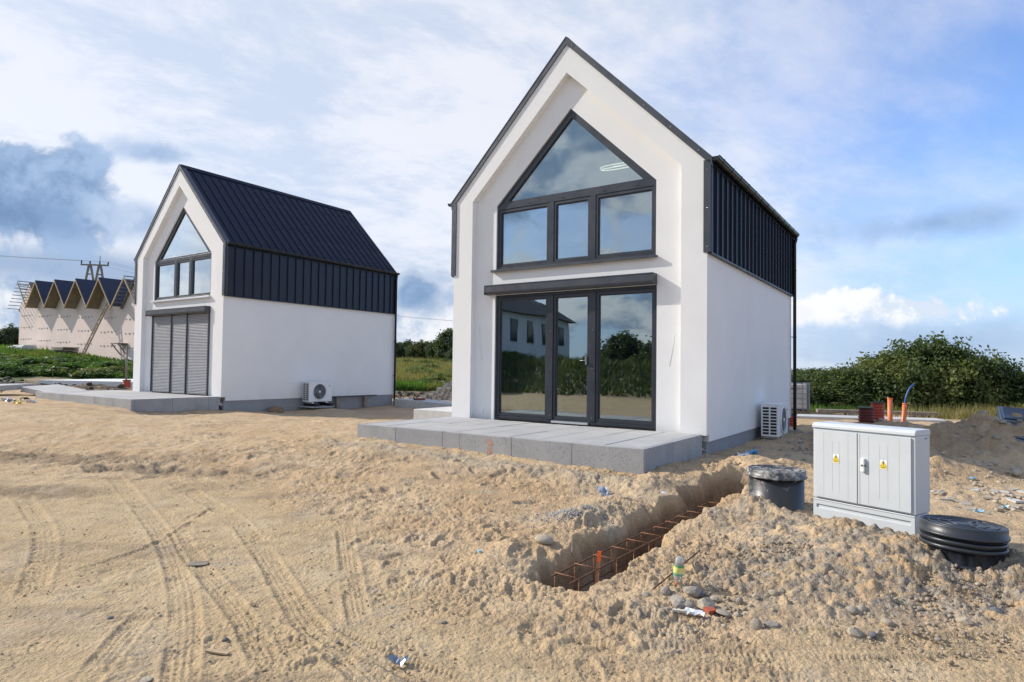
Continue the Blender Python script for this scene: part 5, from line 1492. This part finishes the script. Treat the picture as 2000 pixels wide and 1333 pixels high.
wb = thing('white_building', 'two storey white building with a dark hipped roof, mirrored in the left door pane', 'building', (C_[0], C_[1], .6), byaw)
mb = MB(); mb.box(0, 0, -1.5, 22, 10, 4.7); part('wall', mb, refl_wall, wb)
mb = MB(); mb.add([(-.6, -.6, 4.7), (22.6, -.6, 4.7), (22.6, 10.6, 4.7), (-.6, 10.6, 4.7), (3.5, 5, 8.3), (19, 5, 8.3)], [(0, 1, 5, 4), (2, 3, 4, 5), (1, 2, 5), (3, 0, 4), (0, 3, 2, 1)]); part('roof', mb, mat('dark_tiles', (.05, .045, .05), .7), wb)
for k in range(7):
    for z_ in (-.6, 2.4):
        f_ = MB(); x_ = 1.3 + k * 2.9; f_.box(x_, -.06, z_, x_ + 1.15, -.001, z_ + 1.7); fr_ = part('window', f_, anth, wb)
        f_ = MB(); f_.box(x_ + .08, -.075, z_ + .08, x_ + 1.07, -.061, z_ + 1.62); part('pane', f_, window_dark, fr_)

# meadow grass and weeds, as blades
def blades(name, label, fn, n, h0, h1, m, seed, wd_=.02, lean=.5):
    rg = np.random.default_rng(seed); x, y = fn(rg, n); n = len(x); z = gzs(x, y)
    h_ = h0 + (h1 - h0) * rg.random(n) ** 1.6; a = rg.random(n) * 6.28; l_ = lean * h_ * rg.random(n)
    w_ = wd_ * (.5 + rg.random(n))
    p0 = np.stack([x - np.sin(a) * w_, y + np.cos(a) * w_, z - .03], -1); p1 = np.stack([x + np.sin(a) * w_, y - np.cos(a) * w_, z - .03], -1)
    p2 = np.stack([x + np.cos(a) * l_, y + np.sin(a) * l_, z + h_], -1)
    V = np.stack([p0, p1, p2], 1).reshape(-1, 3); F = np.arange(n * 3).reshape(-1, 3)
    me = bpy.data.meshes.new(name); me.vertices.add(len(V)); me.vertices.foreach_set('co', V.ravel())
    me.loops.add(F.size); me.loops.foreach_set('vertex_index', F.ravel()); me.polygons.add(len(F)); me.polygons.foreach_set('loop_start', np.arange(0, F.size, 3)); me.polygons.foreach_set('loop_total', np.full(len(F), 3))
    me.materials.append(m); me.update()
    return tag(link(name, me), label, 'grass', kind='stuff')
def weeds(name, label, pts, me_, m_):
    pass
gapf = lambda y0, y1: (lambda rg, n: (lambda y: (rg.uniform(-.215, -.06, n) * y, y))(y0 + (y1 - y0) * rg.random(n) ** 1.3))
leftf = lambda y0, y1, a0=-.95, a1=-.50: (lambda rg, n: (lambda y: (rg.uniform(a0, a1, n) * y, y))(y0 + (y1 - y0) * rg.random(n)))
blades('meadow_grass', 'green and yellow meadow grass in the gap between the houses', gapf(29, 62), 26000, .2, .5, grass_m, 3, .035)
blades('dry_grass', 'dry brownish grass bands in the gap between the houses', gapf(31, 60), 14000, .3, .75, dry_m, 4, .04)
blades('meadow_grass', 'bright green meadow in front of the row building', leftf(31, 58), 30000, .12, .35, weed_m, 5, .06)
blades('meadow_grass', 'grass at the far left beside the row building', leftf(58, 80, -.9, -.72), 7000, .2, .7, grass_m, 6, .07)
blades('weeds', 'green weeds at the foot of the thicket on the right', lambda rg, n: (rg.uniform(8.5, 21, n), rg.uniform(20.6, 22.6, n)), 13000, .06, .34, weed_m, 7, .018)
blades('dry_grass', 'dry grass tufts at the edge of the rubble on the right', lambda rg, n: (rg.normal(14.6, 1.4, n), rg.normal(18.9, .5, n)), 3500, .1, .5, dry_m, 8, .010)
blades('bank_grass', 'tall grass on the bank across the site', lambda rg, n: world(rg.uniform(-30, 8, n), rg.uniform(-32, -16.5, n), H1), 42000, .12, .5, leaf_b, 9, .05, .9)
# leafy weed clumps in the meadow at the left
WM = leaves_mesh('weed_mass', 60, 40, .9, .9, .55, .11, weed_m, 77, up=1.2, crad=.22, stretch=1.3)
def mass(name, label, pts, seed):
    rg = random.Random(seed); V = []; F = []; o = 0
    bv = np.array([v.co[:] for v in WM.vertices]); bf = np.arange(len(bv)).reshape(-1, 4)
    for x, y in pts:
        a = rg.uniform(0, 6.28); s_ = rg.uniform(.7, 1.5); c, d = math.cos(a), math.sin(a)
        V.append(np.stack([(bv[:, 0] * c - bv[:, 1] * d) * s_ + x, (bv[:, 0] * d + bv[:, 1] * c) * s_ + y, bv[:, 2] * s_ * .55 + gz(x, y)], -1)); F.append(bf + o); o += len(bv)
    V = np.concatenate(V); F = np.concatenate(F)
    me = bpy.data.meshes.new(name); me.vertices.add(len(V)); me.vertices.foreach_set('co', V.ravel())
    me.loops.add(F.size); me.loops.foreach_set('vertex_index', F.ravel()); me.polygons.add(len(F)); me.polygons.foreach_set('loop_start', np.arange(0, F.size, 4)); me.polygons.foreach_set('loop_total', np.full(len(F), 4))
    me.materials.append(weed_m); me.update(); tag(link(name, me), label, 'weeds', kind='stuff')
_r = random.Random(8)
mass('weed_mass', 'leafy green weeds covering the low bank in front of the row building', [(lambda y: (_r.uniform(-.95, -.50) * y, y))(_r.uniform(30.5, 46)) for _ in range(75)], 1)
mass('weed_mass', 'leafy weeds in the field between the houses', [(lambda y: (_r.uniform(-.21, -.07) * y, y))(_r.uniform(31, 55)) for _ in range(26)], 2)

# ------------------------------------------------------------------ kerbs, slabs, pipes and the rest of the site
a = np.array(survey(770, 781, -.20)); b_ = np.array(survey(905, 794, -.20)); L = np.linalg.norm(b_ - a); kd = (b_ - a) / L
for k in range(5):
    mb = MB(); mb.box(.006, 0, -.5, L / 5 - .006, .9, 0)
    x, y = a + kd * L / 5 * k
    ob = tag(link('kerb_slab', mb.mesh('kerb_slab', sand_conc), None, (x, y, -.17), (0, 0, math.atan2(kd[1], kd[0])), .01), ['leftmost', 'second', 'middle', 'fourth', 'rightmost'][k] + ' pale concrete kerb slab of the row between the two houses', 'kerb', 'kerb slabs between the houses')
x, y = survey(819, 793, -.36)
def corrugated(name, label, x, y, z0, z1, r_, m, lean=(0, 0), dark_in=True):
    t_ = thing(name, label, 'pipe', (x, y, z0)); t_.rotation_euler = (lean[0], lean[1], 0); H_ = z1 - z0; n = max(3, int(H_ / .062)); prof = []
    for k in range(n): zz_ = H_ * k / n; q = H_ / n; prof += [(r_ * .90, zz_), (r_ * .90, zz_ + q * .3), (r_, zz_ + q * .45), (r_, zz_ + q * .85), (r_ * .90, zz_ + q)]
    prof += [(r_ * .84, H_), (r_ * .84, 0)]
    mb = MB(); mb.lathe(prof, n=28); part('pipe_wall', mb, m, t_)
    mb = MB(); mb.lathe([(r_ * .86, H_ - .015), (r_ * 1.02, H_ - .015), (r_ * 1.02, H_ + .012), (0, H_ + .012)], n=28); part('black_cap', mb, black_m, t_)
corrugated('corrugated_pipe', 'short brick red corrugated pipe before the kerb between the houses', x, y, -.6, -.12, .20, red_p)
corrugated('corrugated_pipe', 'lower dark red corrugated pipe with a black cap above the cabinet', 8.22, 14.5, -.7, .13, .165, darkred_p)
corrugated('corrugated_pipe', 'taller brick red corrugated pipe with a black cap above the cabinet', 8.78, 15.0, -.7, .23, .145, red_p)
x, y = survey(1540, 838, -.42); corrugated('corrugated_pipe', 'red corrugated pipe just behind the rear corner of the nearer house', 6.95, 15.6, -.7, -.10, .16, red_p)
def pipe(name, label, x, y, z0, z1, r_, m, dx_=0.):
    mb = MB(); mb.tube([(0, 0, z0), (dx_, 0, z1)], r_, 16); mb.tube([(dx_, 0, z1 - .03), (dx_, 0, z1)], r_ * 1.08, 16)
    return tag(link(name, mb.mesh(name, m), None, (x, y, 0)), label, 'pipe')
pipe('orange_pipe', 'upright orange drain pipe next to the corrugated pipes', 9.38, 15.5, -.9, .33, .058, orange_p)
pipe('orange_pipe', 'slightly leaning orange drain pipe holding the blue hose', 9.66, 15.5, -.9, .20, .055, orange_p, .09)
mb = MB(); mb.tube([(0, 0, -.6), (.09, 0, .21), (.11, 0, .34), (.16, 0, .48), (.23, 0, .60), (.31, 0, .68)], .020, 10)
tag(link('blue_hose', mb.mesh('blue_hose', blue_p), None, (9.66, 15.5, 0)), 'bent blue water hose rising out of the leaning orange pipe', 'hose')
mb = MB(); mb.box(-.5, -.02, -.5, .5, .02, .12)
tag(link('orange_soil_face', mb.mesh('orange_soil_face', mat('orange_soil', (.45, .20, .05), .8, var=.3, vscale=5)), None, (10.9, 14.3, -.20), (0, 0, .9)), 'orange soil of the small pit behind the heaps, built as a standing sheet', 'sheet')  # upright sheet added in place of the trench's orange soil
# water tank in its cage
ibc = thing('water_tank', 'white plastic water tank in a steel cage on a pallet behind the nearer house', 'water tank', (9.05, 20.3, -.40), -.25)
mb = MB(); mb.box(-.42, -.42, .16, .42, .42, .96); mb.lathe([(0, .99), (.1, .99), (.1, .95)], n=12); part('tank', mb, mat('tank_plastic', (.55, .52, .48), .5, var=.2, vscale=3), ibc, bevel=.06)
for k in range(6):
    z_ = .17 + k * .16; mb = MB()
    mb.bar((-.47, -.47, z_), (.47, -.47, z_), .02); mb.bar((-.47, .47, z_), (.47, .47, z_), .02); mb.bar((-.47, -.47, z_), (-.47, .47, z_), .02); mb.bar((.47, -.47, z_), (.47, .47, z_), .02)
    part('cage_ring', mb, steel_g, ibc)
mb = MB()
for k in range(6):
    q = -.47 + k * .188
    for s_ in (-.482, .482): mb.bar((q, s_, .14), (q, s_, 1.0), .02); mb.bar((s_, q, .14), (s_, q, 1.0), .02)
part('cage_bars', mb, steel_g, ibc)
mb = MB()
for q in (-.45, 0, .38): mb.box(-.5, q, 0, .5, q + .08, .10)
for q in np.linspace(-.5, .40, 7): mb.box(q, -.5, .101, q + .09, .5, .125)
part('pallet', mb, wood_g, ibc)
# timber lying before the bushes
mb = MB(); mb.box(0, 0, 0, 3.2, .35, .10); mb.box(.8, -.1, -.12, .95, .5, -.001); mb.box(2.4, -.1, -.12, 2.55, .5, -.001)
tag(link('timber_platform', mb.mesh('timber_platform', wood_g), None, (9.4, 19.2, -.30), (0, 0, -.3)), 'long grey timber platform on the ground between water tank and pipes', 'timber')
mb = MB(); mb.box(0, 0, 0, 5, .9, .12)
tag(link('concrete_kerb', mb.mesh('concrete_kerb', sand_conc), None, (7.0, 18.3, -.44), (0, 0, -.28), .01), 'pale concrete strip behind the rear corner of the nearer house', 'kerb')
# metal covers at the right edge
def cover(label, x, y, z, rz, tx, ty, w_=.9, l_=.6):
    t_ = thing('metal_cover', label, 'metal cover', (x, y, z)); t_.rotation_euler = (tx, ty, rz)
    mb = MB(); mb.box(0, 0, 0, w_, l_, .14); part('tray', mb, steel_g, t_, bevel=.012)
    mb = MB(); mb.ring([(.03, .141), (.03, .16), (w_ - .03, .16), (w_ - .03, .141)], [(.05, .141), (.05, .16), (w_ - .05, .16), (w_ - .05, .141)], .03, l_ - .03); mb.box(.12, .1, .141, w_ - .12, l_ - .1, .155); part('raised_rim', mb, steel_g, t_)
cover('upper grey metal cover at the right edge, lying level on the heap', 7.80, 10.0, .10, -.55, R(18), R(6))
cover('lower grey metal cover at the right edge, tipped forward down the heap', 7.30, 9.45, -.08, -.75, R(16), R(14), 1.0, .55)
cover('grey metal cover end standing right at the edge of the view', 8.05, 9.5, -.14, .2, R(-12), 0, .5, .5)
# left side of the site
x, y = survey(60, 772, -.1)
for k, (dx_, dy_, z_, tilt, w_, lb) in enumerate(((-2.4, .3, -.02, -.03, 1.9, 'long light grey slab propped level at the left edge beside the farther terrace'), (-.35, .05, .0, .10, 1.6, 'grey slab tilted down towards the left end of the farther terrace'))):
    mb = MB(); mb.box(0, 0, 0, w_, 1.1, .16)
    o = link('loose_slab', mb.mesh('loose_slab', slab_m), None, (x + dx_, y + dy_, z_), (R(3), tilt, -.42), .01); tag(o, lb, 'concrete slab')
mb = MB(); mb.bar((0, 0, .05), (2.6, -1.3, -.08), .05); tag(link('timber_rail', mb.mesh('timber_rail', wood_g), None, (x - 2.9, y + .1, .0)), 'brown timber lying under the propped slab at the left edge', 'timber')
for k in range(5):
    flat_bit('rubbish', ['pale crumpled wrapping at the left edge under the slab', 'grey rag on the sand below the propped slab', 'yellowish scrap beside the grey rag', 'dark scrap at the left border of the view', 'small white scrap right of the rag'][k], 'litter', 8 + k * 13, 783 + (k % 3) * 4, .25, .15, .10, [paper, steel_g, yel, black_m, paper][k], k, -.12, shape='sheet')
x0_, y0_ = -20.6, 27.2
mb = MB(); mb.box(0, 0, 0, 7.5, 4.5, .42)
tag(link('foundation_slab', mb.mesh('foundation_slab', white_conc), None, (x0_, y0_, -.26), (0, 0, -.16), .01), 'long white foundation slab beyond the dark soil heaps at the left', 'foundation')
x, y = survey(249, 748, -.2)
mb = MB(); mb.tube([(0, 0, -.3), (0, 0, 1.7)], .035, 8); o = link('fence_post', mb.mesh('fence_post', wood_g), None, (-15.9, 25.8, -.1)); tag(o, 'thin post close to the left wall of the farther house', 'post')
corrugated('corrugated_pipe', 'short orange red pipe at the foot of the thin post by the farther house', -15.75, 25.6, -.3, .25, .15, red_p)
# pallet of bricks behind the nearer house
x, y = survey(862, 765, -.35)
bp = thing('brick_stack', 'broken stack of pale paving bricks beside the left wall of the nearer house', 'brick stack', (-2.95, 24.6, -.42), -.3)
bm_ = MB(); bm_.box(-.1, -.05, -.04, .1, .05, .04); bme = bm_.mesh('brick', MATS['grey_pebbles'])
for lv in range(11):
    for k in range(8 - int(lv * .6)): link('brick', bme, bp, (.75 - k * .215 + random.uniform(-.02, .02) + lv * .04, random.uniform(-.05, .05), .04 + lv * .084), (random.uniform(-.06, .06), random.uniform(-.06, .06), random.uniform(-.3, .3)))
